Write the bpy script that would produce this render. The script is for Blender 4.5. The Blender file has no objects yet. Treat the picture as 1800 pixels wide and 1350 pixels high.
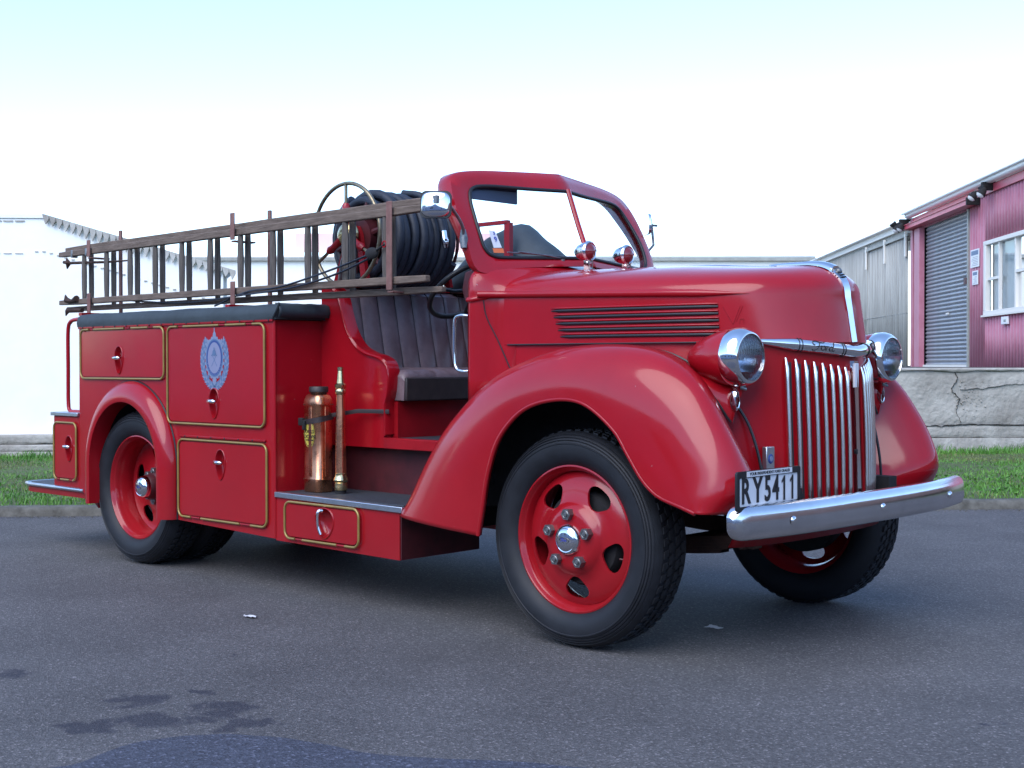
import bpy, bmesh, math, random
import numpy as np
from mathutils import Vector, Matrix, noise
from mathutils.geometry import tessellate_polygon
R = math.radians
PI = math.pi
random.seed(4)
rng = np.random.default_rng(4)
SC = bpy.context.scene
COL = SC.collection

# ------------------------------------------------------------------ camera
CAMP = Vector((3.5416, -4.9590, 1.1700))
YAW, PITCH = 2.32522, 0.0144
cd = bpy.data.cameras.new('camera')
cam = bpy.data.objects.new('camera', cd)
COL.objects.link(cam)
cam.location = CAMP
cam.rotation_euler = (PI/2-PITCH, 0.0014, YAW-PI/2)
cd.sensor_width = 36.0
cd.lens = 2319.9/1800*36
cd.clip_start = .05
cd.clip_end = 3000
SC.camera = cam

# ------------------------------------------------------------------ light
SUN_EL, SUN_AZ = R(46), R(282)          # azimuth measured from +X towards +Y
w = bpy.data.worlds.new('World'); SC.world = w; w.use_nodes = True
nt = w.node_tree
sky = nt.nodes.new('ShaderNodeTexSky'); sky.sky_type = 'NISHITA'; sky.sun_disc = False
sky.sun_elevation = SUN_EL; sky.sun_rotation = PI/2-SUN_AZ
sky.air_density = .92; sky.dust_density = .3; sky.ozone_density = 3.5
bg_ = nt.nodes['Background']; bg_.inputs[1].default_value = .15
nt.links.new(sky.outputs[0], bg_.inputs[0])
sd = bpy.data.lights.new('sun', 'SUN'); sd.energy = 1.05; sd.angle = R(56); sd.color = (1, .965, .92)
sun = bpy.data.objects.new('sun', sd); COL.objects.link(sun)
sv = Vector((math.cos(SUN_AZ)*math.cos(SUN_EL), math.sin(SUN_AZ)*math.cos(SUN_EL), math.sin(SUN_EL)))
sun.rotation_euler = sv.to_track_quat('Z', 'Y').to_euler()
sun.location = (0, 0, 30)
SC.view_settings.view_transform = 'Standard'
SC.view_settings.look = 'None'
SC.view_settings.exposure = 1.55
SC.view_settings.gamma = 1
SC.view_settings.use_curve_mapping = False

# camera-independent street frame: D runs across the street (away from the kerb), Q along the street
FD = Vector((math.cos(YAW), math.sin(YAW), 0))
FR = Vector((math.sin(YAW), -math.cos(YAW), 0))
C0 = Vector((CAMP.x, CAMP.y, 0))
def bp(q, d, z=0.):
    return C0+FR*q+FD*d+Vector((0, 0, z))

# ------------------------------------------------------------------ materials
def mat(name, col, rough=.5, metal=0., coat=0., coatr=.05, spec=.5, nscale=0, namt=0., bscale=0, bamt=0., bdist=.002, col2=None, emit=None, alpha=None, trans=0., ior=1.45, stretch=None, rvar=0.):
    m = bpy.data.materials.new(name); m.use_nodes = True
    t = m.node_tree; b = t.nodes['Principled BSDF']
    b.inputs['Base Color'].default_value = (*col, 1)
    b.inputs['Roughness'].default_value = rough
    b.inputs['Metallic'].default_value = metal
    b.inputs['Coat Weight'].default_value = coat
    b.inputs['Coat Roughness'].default_value = coatr
    b.inputs['Specular IOR Level'].default_value = spec
    b.inputs['Transmission Weight'].default_value = trans
    b.inputs['IOR'].default_value = ior
    tc = t.nodes.new('ShaderNodeTexCoord')
    src = tc.outputs['Object']
    if stretch:
        mp = t.nodes.new('ShaderNodeMapping'); mp.inputs['Scale'].default_value = stretch
        t.links.new(src, mp.inputs[0]); src = mp.outputs[0]
    if nscale:
        n = t.nodes.new('ShaderNodeTexNoise'); n.inputs['Scale'].default_value = nscale; n.inputs['Detail'].default_value = 6; n.inputs['Roughness'].default_value = .65
        t.links.new(src, n.inputs['Vector'])
        r_ = t.nodes.new('ShaderNodeValToRGB')
        r_.color_ramp.elements[0].position = .3; r_.color_ramp.elements[1].position = .7
        c2 = col2 if col2 else tuple(min(1, x*(1+namt)) for x in col)
        c1 = col if col2 else tuple(x*(1-namt) for x in col)
        r_.color_ramp.elements[0].color = (*c1, 1); r_.color_ramp.elements[1].color = (*c2, 1)
        t.links.new(n.outputs['Fac'], r_.inputs[0]); t.links.new(r_.outputs[0], b.inputs['Base Color'])
        if rvar:
            mr = t.nodes.new('ShaderNodeMapRange'); mr.inputs['To Min'].default_value = max(0, rough-rvar); mr.inputs['To Max'].default_value = rough+rvar
            t.links.new(n.outputs['Fac'], mr.inputs[0]); t.links.new(mr.outputs[0], b.inputs['Roughness'])
    if bscale:
        n = t.nodes.new('ShaderNodeTexNoise'); n.inputs['Scale'].default_value = bscale; n.inputs['Detail'].default_value = 4
        t.links.new(src, n.inputs['Vector'])
        bu = t.nodes.new('ShaderNodeBump'); bu.inputs['Strength'].default_value = bamt; bu.inputs['Distance'].default_value = bdist
        t.links.new(n.outputs['Fac'], bu.inputs['Height']); t.links.new(bu.outputs[0], b.inputs['Normal'])
    return m
M = {}
M['red'] = mat('red_paint', (.30, .0035, .009), .42, 0, .80, .16, .10, nscale=2.3, namt=.09, rvar=.06, bscale=3.2, bamt=.35, bdist=.006)
def weather(m, chip=(.34, .20, .20), dust=(.12, .08, .07)):
    """sparse stone chips and a film of road dust low down, laid over the paint colour"""
    t = m.node_tree; b = t.nodes['Principled BSDF']; n = t.nodes; l = t.links
    src = b.inputs['Base Color'].links[0].from_socket
    tc = n.new('ShaderNodeTexCoord')
    a = n.new('ShaderNodeTexNoise'); a.inputs['Scale'].default_value = 38; a.inputs['Detail'].default_value = 5; l.new(tc.outputs['Object'], a.inputs[0])
    ra = n.new('ShaderNodeMapRange'); ra.inputs['From Min'].default_value = .755; ra.inputs['From Max'].default_value = .775; ra.inputs['To Max'].default_value = .8; l.new(a.outputs['Fac'], ra.inputs[0])
    m1 = n.new('ShaderNodeMix'); m1.data_type = 'RGBA'; l.new(ra.outputs[0], m1.inputs[0]); l.new(src, m1.inputs[6]); m1.inputs[7].default_value = (*chip, 1)
    sx = n.new('ShaderNodeSeparateXYZ'); ge = n.new('ShaderNodeNewGeometry'); l.new(ge.outputs['Position'], sx.inputs[0])
    rz = n.new('ShaderNodeMapRange'); rz.inputs['From Min'].default_value = .75; rz.inputs['From Max'].default_value = .25; rz.inputs['To Max'].default_value = .12; l.new(sx.outputs['Z'], rz.inputs[0])
    d = n.new('ShaderNodeTexNoise'); d.inputs['Scale'].default_value = 7; d.inputs['Detail'].default_value = 8; d.inputs['Roughness'].default_value = .7; l.new(ge.outputs['Position'], d.inputs[0])
    mu = n.new('ShaderNodeMath'); mu.operation = 'MULTIPLY'; l.new(rz.outputs[0], mu.inputs[0]); l.new(d.outputs['Fac'], mu.inputs[1])
    m2 = n.new('ShaderNodeMix'); m2.data_type = 'RGBA'; l.new(mu.outputs[0], m2.inputs[0]); l.new(m1.outputs[2], m2.inputs[6]); m2.inputs[7].default_value = (*dust, 1)
    l.new(m2.outputs[2], b.inputs['Base Color'])
    sc = n.new('ShaderNodeTexNoise'); sc.inputs['Scale'].default_value = 1.8; sc.inputs['Detail'].default_value = 9; sc.inputs['Roughness'].default_value = .75; l.new(ge.outputs['Position'], sc.inputs[0])
    rr = n.new('ShaderNodeMapRange'); rr.inputs['From Min'].default_value = .3; rr.inputs['From Max'].default_value = .7; rr.inputs['To Min'].default_value = .06; rr.inputs['To Max'].default_value = .20; l.new(sc.outputs['Fac'], rr.inputs[0]); l.new(rr.outputs[0], b.inputs['Coat Roughness'])
weather(M['red'])
M['redflat'] = mat('red_paint_dull', (.26, .0045, .009), .45, 0, .35, .2, .15, nscale=6, namt=.2, rvar=.1)
weather(M['redflat'])
M['darkred'] = mat('dark_red_paint', (.055, .004, .007), .6, 0, .2, .3, nscale=9, namt=.4)  # red darkened with the shade of the step recess, shared by inner parts
M['under'] = mat('black_undercoat', (.012, .011, .012), .85, nscale=12, namt=.4, bscale=60, bamt=.5)
M['rust'] = mat('rusty_steel', (.05, .025, .018), .8, .2, nscale=14, namt=.5, bscale=70, bamt=.6)
M['chrome'] = mat('chrome', (.78, .78, .79), .07, 1, nscale=9, namt=.06, rvar=.04, bscale=9, bamt=.12)
M['bar'] = mat('satin_chrome', (.84, .81, .76), .24, 1)
M['bumper'] = mat('bumper_chrome', (.70, .69, .70), .17, 1, nscale=7, namt=.07, rvar=.06, bscale=6, bamt=.25, bdist=.004)
M['alum'] = mat('aluminium_trim', (.62, .64, .67), .32, 1, nscale=20, namt=.1)
M['steel'] = mat('dull_steel', (.22, .22, .22), .45, .9, nscale=30, namt=.4)
M['gold'] = mat('gold_paint', (.30, .20, .055), .38, .35, .3, .1, nscale=15, namt=.15)
M['brass'] = mat('brass', (.66, .50, .26), .22, 1, nscale=18, namt=.2, rvar=.08)
M['oldbrass'] = mat('tarnished_brass', (.26, .21, .14), .38, .9, nscale=25, namt=.3)
M['copper'] = mat('copper', (.70, .31, .17), .28, 1, nscale=11, namt=.28, rvar=.1, bscale=8, bamt=.3, bdist=.003)
M['rubber'] = mat('tyre_rubber', (.0085, .0095, .013), .6, nscale=14, namt=.3, rvar=.12, bscale=90, bamt=.15)
M['black'] = mat('black_rubber_trim', (.011, .011, .013), .45)
M['hose'] = mat('hose_rubber', (.016, .020, .032), .55, nscale=20, namt=.35, bscale=120, bamt=.35)
M['mat'] = mat('ribbed_rubber_matting', (.030, .036, .045), .6, nscale=30, namt=.3, bscale=150, bamt=.4)
M['cover'] = mat('canvas_cover', (.028, .037, .043), .62, nscale=5, namt=.25, bscale=9, bamt=.5, bdist=.012)
M['wood'] = mat('weathered_wood', (.075, .050, .036), .78, nscale=16, col2=(.18, .130, .100), stretch=(.35, 6, 6), bscale=30, bamt=.5)
M['wooddark'] = mat('weathered_rung_wood', (.05, .042, .036), .8, nscale=16, col2=(.13, .11, .095), stretch=(6, 6, .5), bscale=30, bamt=.5)
M['leather'] = mat('brown_leather', (.11, .070, .076), .34, nscale=9, col2=(.19, .13, .14), rvar=.08, bscale=28, bamt=.35, bdist=.004)
M['leatherdark'] = mat('dark_leather', (.03, .02, .02), .5, nscale=14, namt=.3, bscale=30, bamt=.3)
M['white'] = mat('plate_white', (.62, .63, .66), .35, nscale=30, namt=.05)
M['paper'] = mat('scrap_paper', (.6, .6, .62), .8)
M['ink'] = mat('black_ink', (.015, .015, .018), .4)
M['blueink'] = mat('blue_ink', (.03, .05, .35), .4)
M['orange'] = mat('orange_print', (.6, .14, .04), .5)
M['lens'] = mat('red_lens', (.16, .01, .012), .12, 0, 1, .03)
M['amber'] = mat('amber_lens', (.55, .16, .10), .15, 0, 1, .03)
M['crb'] = mat('crest_blue', (0.021, 0.051, 0.198), .45)
M['crp'] = mat('crest_pale', (0.168, 0.198, 0.300), .45, nscale=60, namt=.15)
M['crm'] = mat('crest_mid', (0.078, 0.132, 0.240), .45)
M['crw'] = mat('crest_white', (0.19, 0.20, 0.31), .45)
M['yel'] = mat('yellow_label', (.45, .36, .06), .5, nscale=60, namt=.3)
M['visor'] = mat('grey_visor', (.10, .11, .17), .7)

def glassmat(name, tint, rough=0.):
    m = bpy.data.materials.new(name); m.use_nodes = True
    t = m.node_tree; t.nodes.remove(t.nodes['Principled BSDF'])
    o = t.nodes['Material Output']
    tr = t.nodes.new('ShaderNodeBsdfTransparent'); tr.inputs[0].default_value = (*tint, 1)
    gl = t.nodes.new('ShaderNodeBsdfGlossy'); gl.inputs['Roughness'].default_value = rough
    fr = t.nodes.new('ShaderNodeFresnel'); fr.inputs[0].default_value = 1.45
    mx = t.nodes.new('ShaderNodeMixShader')
    t.links.new(fr.outputs[0], mx.inputs[0]); t.links.new(tr.outputs[0], mx.inputs[1]); t.links.new(gl.outputs[0], mx.inputs[2])
    t.links.new(mx.outputs[0], o.inputs[0])
    return m
M['glass'] = glassmat('windscreen_glass', (.90, .93, .95), .01)
M['lampglass'] = glassmat('lamp_glass', (.95, .96, .98), .02)
def lensmat():
    m = bpy.data.materials.new('fluted_lens'); m.use_nodes = True
    t = m.node_tree; t.nodes.remove(t.nodes['Principled BSDF']); o = t.nodes['Material Output']
    tr = t.nodes.new('ShaderNodeBsdfTransparent'); tr.inputs[0].default_value = (.9, .93, .97, 1)
    gl = t.nodes.new('ShaderNodeBsdfGlossy'); gl.inputs['Roughness'].default_value = .06
    df = t.nodes.new('ShaderNodeBsdfRefraction'); df.inputs['IOR'].default_value = 1.12; df.inputs['Roughness'].default_value = .25; df.inputs[0].default_value = (.8, .85, .93, 1)
    wv = t.nodes.new('ShaderNodeTexWave'); wv.bands_direction = 'Y'; wv.inputs['Scale'].default_value = 26; wv.inputs['Distortion'].default_value = .4
    tc = t.nodes.new('ShaderNodeTexCoord'); t.links.new(tc.outputs['Object'], wv.inputs[0])
    bu = t.nodes.new('ShaderNodeBump'); bu.inputs['Strength'].default_value = .7; bu.inputs['Distance'].default_value = .003
    t.links.new(wv.outputs['Fac'], bu.inputs['Height'])
    t.links.new(bu.outputs[0], gl.inputs['Normal']); t.links.new(bu.outputs[0], df.inputs['Normal'])
    fr = t.nodes.new('ShaderNodeFresnel'); fr.inputs[0].default_value = 1.9; t.links.new(bu.outputs[0], fr.inputs['Normal'])
    mx = t.nodes.new('ShaderNodeMixShader'); mx.inputs[0].default_value = .6
    t.links.new(tr.outputs[0], mx.inputs[1]); t.links.new(df.outputs[0], mx.inputs[2])
    m2 = t.nodes.new('ShaderNodeMixShader'); t.links.new(fr.outputs[0], m2.inputs[0]); t.links.new(mx.outputs[0], m2.inputs[1]); t.links.new(gl.outputs[0], m2.inputs[2])
    t.links.new(m2.outputs[0], o.inputs[0]); return m
M['lens2'] = lensmat()
M['reflector'] = mat('silvered_reflector', (.88, .90, .95), .22, 1)

# ------------------------------------------------------------------ mesh helpers
class G:
    def __init__(s): s.v = []; s.f = []; s.m = []
    def add(s, vf, mi=0, T=None):
        v, f = vf; o = len(s.v)
        if T is not None: v = [tuple(T @ Vector(p)) for p in v]
        s.v += [tuple(p) for p in v]; s.f += [tuple(i+o for i in q) for q in f]; s.m += [mi]*len(f)
        return s
    def mirror(s):
        o = len(s.v); nf = len(s.f)
        s.v += [(x, -y, z) for x, y, z in s.v]
        s.f += [tuple(i+o for i in reversed(q)) for q in s.f[:nf]]; s.m += s.m[:nf]
        return s
def mesh(name, g, mats, smooth=35, recalc=True, merge=0.):
    me = bpy.data.meshes.new(name)
    me.from_pydata(g.v, [], g.f)
    for x in mats: me.materials.append(M[x] if isinstance(x, str) else x)
    me.polygons.foreach_set('material_index', g.m)
    if recalc or merge:
        bm = bmesh.new(); bm.from_mesh(me)
        if merge: bmesh.ops.remove_doubles(bm, verts=bm.verts, dist=merge)
        if recalc: bmesh.ops.recalc_face_normals(bm, faces=bm.faces)
        bm.to_mesh(me); bm.free()
    me.polygons.foreach_set('use_smooth', [True]*len(me.polygons))
    if smooth < 180: me.set_sharp_from_angle(angle=R(smooth))
    me.update()
    return me
def off(p):
    t = Vector()
    while p: t = t+p.location; p = p.parent
    return t
def link(name, me, parent=None, loc=None, rot=None, world=True, label=None, bevel=0, solid=None, subsurf=0, kind=None):
    o = bpy.data.objects.new(name, me); COL.objects.link(o)
    if parent:
        o.parent = parent
        if loc is None:
            if world: o.location = -off(parent)
        else: o.location = loc
    elif loc is not None: o.location = loc
    if rot is not None: o.rotation_euler = rot
    if solid:
        s = o.modifiers.new('solid', 'SOLIDIFY'); s.thickness = solid[0]; s.offset = solid[1]
        if len(solid) > 2: s.material_offset = solid[2]; s.material_offset_rim = 0
    if subsurf:
        s = o.modifiers.new('sub', 'SUBSURF'); s.levels = subsurf; s.render_levels = subsurf
    if bevel:
        b = o.modifiers.new('bevel', 'BEVEL'); b.width = bevel; b.segments = 2; b.limit_method = 'ANGLE'; b.angle_limit = R(40); b.harden_normals = False
    if label: o['label'] = label
    if kind: o['kind'] = kind
    return o
def part(name, g, mats, parent, smooth=35, merge=0., recalc=True, **k):
    return link(name, mesh(name, g, mats, smooth, recalc, merge), parent, **k)
def thing(name, label, cat, loc=(0, 0, 0), group=None):
    o = bpy.data.objects.new(name, None); COL.objects.link(o); o.location = loc
    o.empty_display_size = .2
    o['label'] = label; o['category'] = cat
    if group: o['group'] = group
    return o
def tag(o, label=None, cat=None, group=None, kind=None):
    if label: o['label'] = label
    if cat: o['category'] = cat
    if group: o['group'] = group
    if kind: o['kind'] = kind
    return o

def box(x0, x1, y0, y1, z0, z1):
    v = [(x, y, z) for x in (x0, x1) for y in (y0, y1) for z in (z0, z1)]
    return v, [(0, 1, 3, 2), (4, 6, 7, 5), (0, 4, 5, 1), (2, 3, 7, 6), (0, 2, 6, 4), (1, 5, 7, 3)]
def cbox(c, s):
    return box(c[0]-s[0]/2, c[0]+s[0]/2, c[1]-s[1]/2, c[1]+s[1]/2, c[2]-s[2]/2, c[2]+s[2]/2)
def grid(rows, cu=False, cv=False):
    n, m = len(rows), len(rows[0]); v = [tuple(p) for r_ in rows for p in r_]; f = []
    for i in range(n if cu else n-1):
        for j in range(m if cv else m-1):
            a, b = i, (i+1) % n; c_, d = j, (j+1) % m
            f.append((a*m+c_, a*m+d, b*m+d, b*m+c_))
    return v, f
def tube(path, r, n=10, closed=False, caps=True, flat=1.):
    P = [Vector(p) for p in path]; N = len(P); rows = []
    rad = r if hasattr(r, '__len__') else [r]*N
    up = None
    for i in range(N):
        t = (P[(i+1) % N]-P[i-1]) if closed else (P[min(i+1, N-1)]-P[max(i-1, 0)])
        t.normalize()
        if up is None:
            up = Vector((0, 0, 1)) if abs(t.z) < .9 else Vector((0, 1, 0))
        a = t.cross(up).normalized(); up = a.cross(t).normalized()
        rows.append([P[i]+(a*math.cos(2*PI*k/n)+up*math.sin(2*PI*k/n)*flat)*rad[i] for k in range(n)])
    v, f = grid(rows, closed, True)
    if not closed and caps:
        f.append(tuple(range(n))); f.append(tuple((N-1)*n+k for k in reversed(range(n))))
    return v, f
def cyl(p, q, r, n=16, r2=None):
    return tube([p, q], [r, r if r2 is None else r2], n)
def lathe(prof, n=32, axis='z', c=(0, 0, 0), closed=False, a0=0, a1=2*PI):
    full = abs(a1-a0-2*PI) < 1e-6
    rows = []
    for k in range(n if full else n+1):
        a = a0+(a1-a0)*k/n; row = []
        for r, h in prof:
            u, v = r*math.cos(a), r*math.sin(a)
            p = {'z': (u, v, h), 'y': (u, h, v), 'x': (h, u, v)}[axis]
            row.append((p[0]+c[0], p[1]+c[1], p[2]+c[2]))
        rows.append(row)
    return grid(rows, full, closed)
def prism(poly, lo, hi, axis='y'):
    n = len(poly)
    def P(a, b, h): return {'y': (a, h, b), 'z': (a, b, h), 'x': (h, a, b)}[axis]
    v = [P(a, b, lo) for a, b in poly]+[P(a, b, hi) for a, b in poly]
    return v, [tuple(range(n)), tuple(reversed(range(n, 2*n)))]+[(i, (i+1) % n, n+(i+1) % n, n+i) for i in range(n)]
def sphere(c, r, n=12, m=8, s=(1, 1, 1)):
    rows = [[(c[0]+r*s[0]*math.sin(PI*j/m)*math.cos(2*PI*i/n), c[1]+r*s[1]*math.sin(PI*j/m)*math.sin(2*PI*i/n), c[2]+r*s[2]*math.cos(PI*j/m)) for j in range(m+1)] for i in range(n)]
    return grid(rows, True, False)
def torus(c, r1, r2, axis='y', n=36, m=8):
    return lathe([(r1+r2*math.cos(2*PI*k/m), r2*math.sin(2*PI*k/m)) for k in range(m)], n, axis, c, True)
def cr(pts, n):
    """Catmull-Rom through pts, n samples."""
    P = [np.array(p, float) for p in pts]; K = len(P)-1; out = []
    for i in range(n):
        t = i/(n-1)*K; k = min(int(t), K-1); t -= k
        p0 = P[k-1] if k > 0 else 2*P[0]-P[1]; p3 = P[k+2] if k+2 <= K else 2*P[K]-P[K-1]
        p1, p2 = P[k], P[k+1]
        out.append(.5*(2*p1+(p2-p0)*t+(2*p0-5*p1+4*p2-p3)*t*t+(3*p1-p0-3*p2+p3)*t**3))
    return out
def rrect(x0, x1, z0, z1, r, n=6):
    o = []
    for cx, cz, a in ((x1-r, z1-r, 0), (x0+r, z1-r, 90), (x0+r, z0+r, 180), (x1-r, z0+r, 270)):
        for k in range(n+1):
            t = R(a+90*k/n); o.append((cx+r*math.cos(t), cz+r*math.sin(t)))
    return o
def text_geo(s, size, font_shear=0., sx=1., bold=0., depth=.001):
    cu = bpy.data.curves.new('t', 'FONT'); cu.body = s; cu.size = size; cu.shear = font_shear; cu.extrude = depth; cu.offset = bold
    cu.align_x = 'CENTER'; cu.align_y = 'CENTER'; cu.resolution_u = 3
    o = bpy.data.objects.new('t', cu); COL.objects.link(o)
    dg = bpy.context.evaluated_depsgraph_get()
    me = bpy.data.meshes.new_from_object(o.evaluated_get(dg))
    v = [(p.co.x*sx, p.co.y, p.co.z) for p in me.vertices]; f = [tuple(p.vertices) for p in me.polygons]
    bpy.data.objects.remove(o); bpy.data.curves.remove(cu); bpy.data.meshes.remove(me)
    return v, f
def basis(o, ex, ey, ez=None):
    ex = Vector(ex).normalized(); ey = Vector(ey).normalized(); ez = ex.cross(ey)
    m = Matrix((ex, ey, ez)).transposed().to_4x4(); m.translation = Vector(o); return m

# ================================================================== STREET
def nodes_of(m): return m.node_tree, m.node_tree.nodes, m.node_tree.links
def asphalt_mat(name, base, tint, stains=(), agg=150, contrast=.55):
    m = bpy.data.materials.new(name); m.use_nodes = True
    t, n, l = nodes_of(m); b = n['Principled BSDF']; b.inputs['Roughness'].default_value = .78; b.inputs['Specular IOR Level'].default_value = .2
    tc = n.new('ShaderNodeTexCoord')
    v1 = n.new('ShaderNodeTexVoronoi'); v1.inputs['Scale'].default_value = agg
    n1 = n.new('ShaderNodeTexNoise'); n1.inputs['Scale'].default_value = 1.1; n1.inputs['Detail'].default_value = 9; n1.inputs['Roughness'].default_value = .62
    n2 = n.new('ShaderNodeTexNoise'); n2.inputs['Scale'].default_value = 55; n2.inputs['Detail'].default_value = 4; n2.inputs['Roughness'].default_value = .8
    for q in (v1, n1, n2): l.new(tc.outputs['Object'], q.inputs['Vector'])
    r1 = n.new('ShaderNodeValToRGB'); e = r1.color_ramp.elements
    e[0].position = .3; e[0].color = (*[base*x*(1-contrast*.35) for x in tint], 1); e[1].position = .72; e[1].color = (*[base*x*(1+contrast*.35) for x in tint], 1)
    l.new(n1.outputs['Fac'], r1.inputs[0])
    sp = n.new('ShaderNodeValToRGB'); e = sp.color_ramp.elements
    e[0].position = .0; e[0].color = (.68, .68, .68, 1); e[1].position = 1; e[1].color = (2.2, 2.1, 2.1, 1)
    e2 = sp.color_ramp.elements.new(.55); e2.color = (.95, .95, .96, 1); e3 = sp.color_ramp.elements.new(.9); e3.color = (1.15, 1.14, 1.15, 1)
    sepc = n.new('ShaderNodeSeparateColor'); l.new(v1.outputs['Color'], sepc.inputs[0]); l.new(sepc.outputs[0], sp.inputs[0])
    mx = n.new('ShaderNodeMix'); mx.data_type = 'RGBA'; mx.blend_type = 'MULTIPLY'; mx.inputs[0].default_value = 1
    l.new(r1.outputs[0], mx.inputs[6]); l.new(sp.outputs[0], mx.inputs[7])
    out = mx.outputs[2]
    r2 = n.new('ShaderNodeValToRGB'); r2.color_ramp.elements[0].position = .3; r2.color_ramp.elements[0].color = (.7, .7, .7, 1); r2.color_ramp.elements[1].position = .7; r2.color_ramp.elements[1].color = (1.3, 1.3, 1.3, 1)
    l.new(n2.outputs['Fac'], r2.inputs[0])
    mx2 = n.new('ShaderNodeMix'); mx2.data_type = 'RGBA'; mx2.blend_type = 'MULTIPLY'; mx2.inputs[0].default_value = 1
    l.new(out, mx2.inputs[6]); l.new(r2.outputs[0], mx2.inputs[7]); out = mx2.outputs[2]
    if stains:
        ns = n.new('ShaderNodeTexNoise'); ns.inputs['Scale'].default_value = 7; ns.inputs['Detail'].default_value = 6; l.new(tc.outputs['Object'], ns.inputs['Vector'])
        sub = n.new('ShaderNodeVectorMath'); sub.operation = 'SCALE'; sub.inputs[3].default_value = .34
        sb = n.new('ShaderNodeVectorMath'); sb.operation = 'SUBTRACT'; sb.inputs[1].default_value = (.5, .5, .5)
        l.new(ns.outputs['Color'], sb.inputs[0]); l.new(sb.outputs[0], sub.inputs[0])
        ad = n.new('ShaderNodeVectorMath'); ad.operation = 'ADD'; l.new(tc.outputs['Object'], ad.inputs[0]); l.new(sub.outputs[0], ad.inputs[1])
        acc = None
        for (x, y, r_) in stains:
            d = n.new('ShaderNodeVectorMath'); d.operation = 'DISTANCE'; d.inputs[1].default_value = (x, y, 0)
            l.new(ad.outputs[0], d.inputs[0])
            mr = n.new('ShaderNodeMapRange'); mr.inputs['From Min'].default_value = r_; mr.inputs['From Max'].default_value = r_*.62; l.new(d.outputs['Value'], mr.inputs[0])
            if acc is None: acc = mr.outputs[0]
            else:
                mm = n.new('ShaderNodeMath'); mm.operation = 'MAXIMUM'; l.new(acc, mm.inputs[0]); l.new(mr.outputs[0], mm.inputs[1]); acc = mm.outputs[0]
        sc_ = n.new('ShaderNodeMath'); sc_.operation = 'MULTIPLY'; sc_.inputs[1].default_value = .62; l.new(acc, sc_.inputs[0])
        mx3 = n.new('ShaderNodeMix'); mx3.data_type = 'RGBA'; l.new(sc_.outputs[0], mx3.inputs[0]); l.new(out, mx3.inputs[6]); mx3.inputs[7].default_value = (.018, .020, .034, 1); out = mx3.outputs[2]
    l.new(out, b.inputs['Base Color'])
    bu = n.new('ShaderNodeBump'); bu.inputs['Strength'].default_value = .8; bu.inputs['Distance'].default_value = .004
    hm = n.new('ShaderNodeMath'); hm.operation = 'ADD'; l.new(v1.outputs['Distance'], hm.inputs[0]); l.new(n2.outputs['Fac'], hm.inputs[1])
    l.new(hm.outputs[0], bu.inputs['Height']); l.new(bu.outputs[0], b.inputs['Normal'])
    return m
STAINS = [(-.57, -2.50, .10), (-.30, -2.60, .13), (-.22, -2.36, .12), (-.05, -2.43, .09), (-.38, -2.76, .10), (-1.29, -2.59, .09), (-.49, -2.28, .07), (-.20, -2.52, .10), (-.90, -1.83, .03), (2.25, -.1, .09), (1.7, -.75, .05), (-4.9, -1.6, .16), (-3.6, -2.6, .2)]
M['asphalt'] = asphalt_mat('asphalt', .096, (1.03, .99, 1.0), STAINS)
M['patch'] = asphalt_mat('asphalt_patch', .072, (.88, .96, 1.26), (), 120, .2)
M['concrete'] = mat('old_concrete', (.24, .215, .185), .85, nscale=2.6, col2=(.44, .41, .36), bscale=16, bamt=1., bdist=.02)
M['kerb'] = mat('kerb_concrete', (.055, .050, .040), .85, nscale=9, col2=(.15, .14, .12), bscale=60, bamt=.7, bdist=.006)
M['soil'] = mat('verge_soil', (.04, .075, .018), .95, nscale=8, col2=(.10, .11, .045))
M['grass'] = mat('grass_blades', (.055, .19, .022), .55, nscale=1.7, col2=(.14, .27, .045))
M['drygrass'] = mat('dry_grass_blades', (.20, .18, .075), .65, nscale=5, col2=(.12, .18, .045))
M['whitewall'] = mat('white_painted_wall', (.90, .88, .84), .6, nscale=3, namt=.03)
M['cream'] = mat('cream_painted_wall', (.80, .79, .74), .6, nscale=1, namt=.03)
M['roofwhite'] = mat('pale_metal_roof', (.85, .84, .82), .4, nscale=1, namt=.04)
M['flash'] = mat('weathered_flashing', (.24, .21, .18), .7, nscale=3, col2=(.62, .60, .55))
M['gutter'] = mat('grey_gutter', (.30, .30, .27), .6, nscale=3, namt=.2)
M['pinkwall'] = mat('faded_red_corrugated_steel', (.40, .13, .18), .48, nscale=1.5, col2=(.50, .21, .27), rvar=.08)
M['pinkflash'] = mat('red_flashing', (.52, .085, .12), .42, nscale=2, namt=.15)
M['greywall'] = mat('weathered_grey_cladding', (.25, .235, .205), .7, nscale=2.2, col2=(.43, .41, .37), stretch=(3, 3, .25))
M['roller'] = mat('roller_door_steel', (.30, .31, .33), .4, .35, nscale=2, namt=.15)
M['roofred'] = mat('faded_red_roof', (.85, .55, .52), .6, nscale=1, namt=.05)
M['frame'] = mat('white_window_frame', (.70, .66, .60), .5)
M['paneback'] = mat('window_sky_white', (.78, .78, .74), .7, nscale=1.3, namt=.08)  # white put in for the sky reflected in the window panes
M['poster'] = mat('notice_paper', (.72, .72, .74), .6, nscale=30, namt=.06)
M['lampglass2'] = mat('floodlight_glass', (.65, .65, .66), .15)

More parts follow.
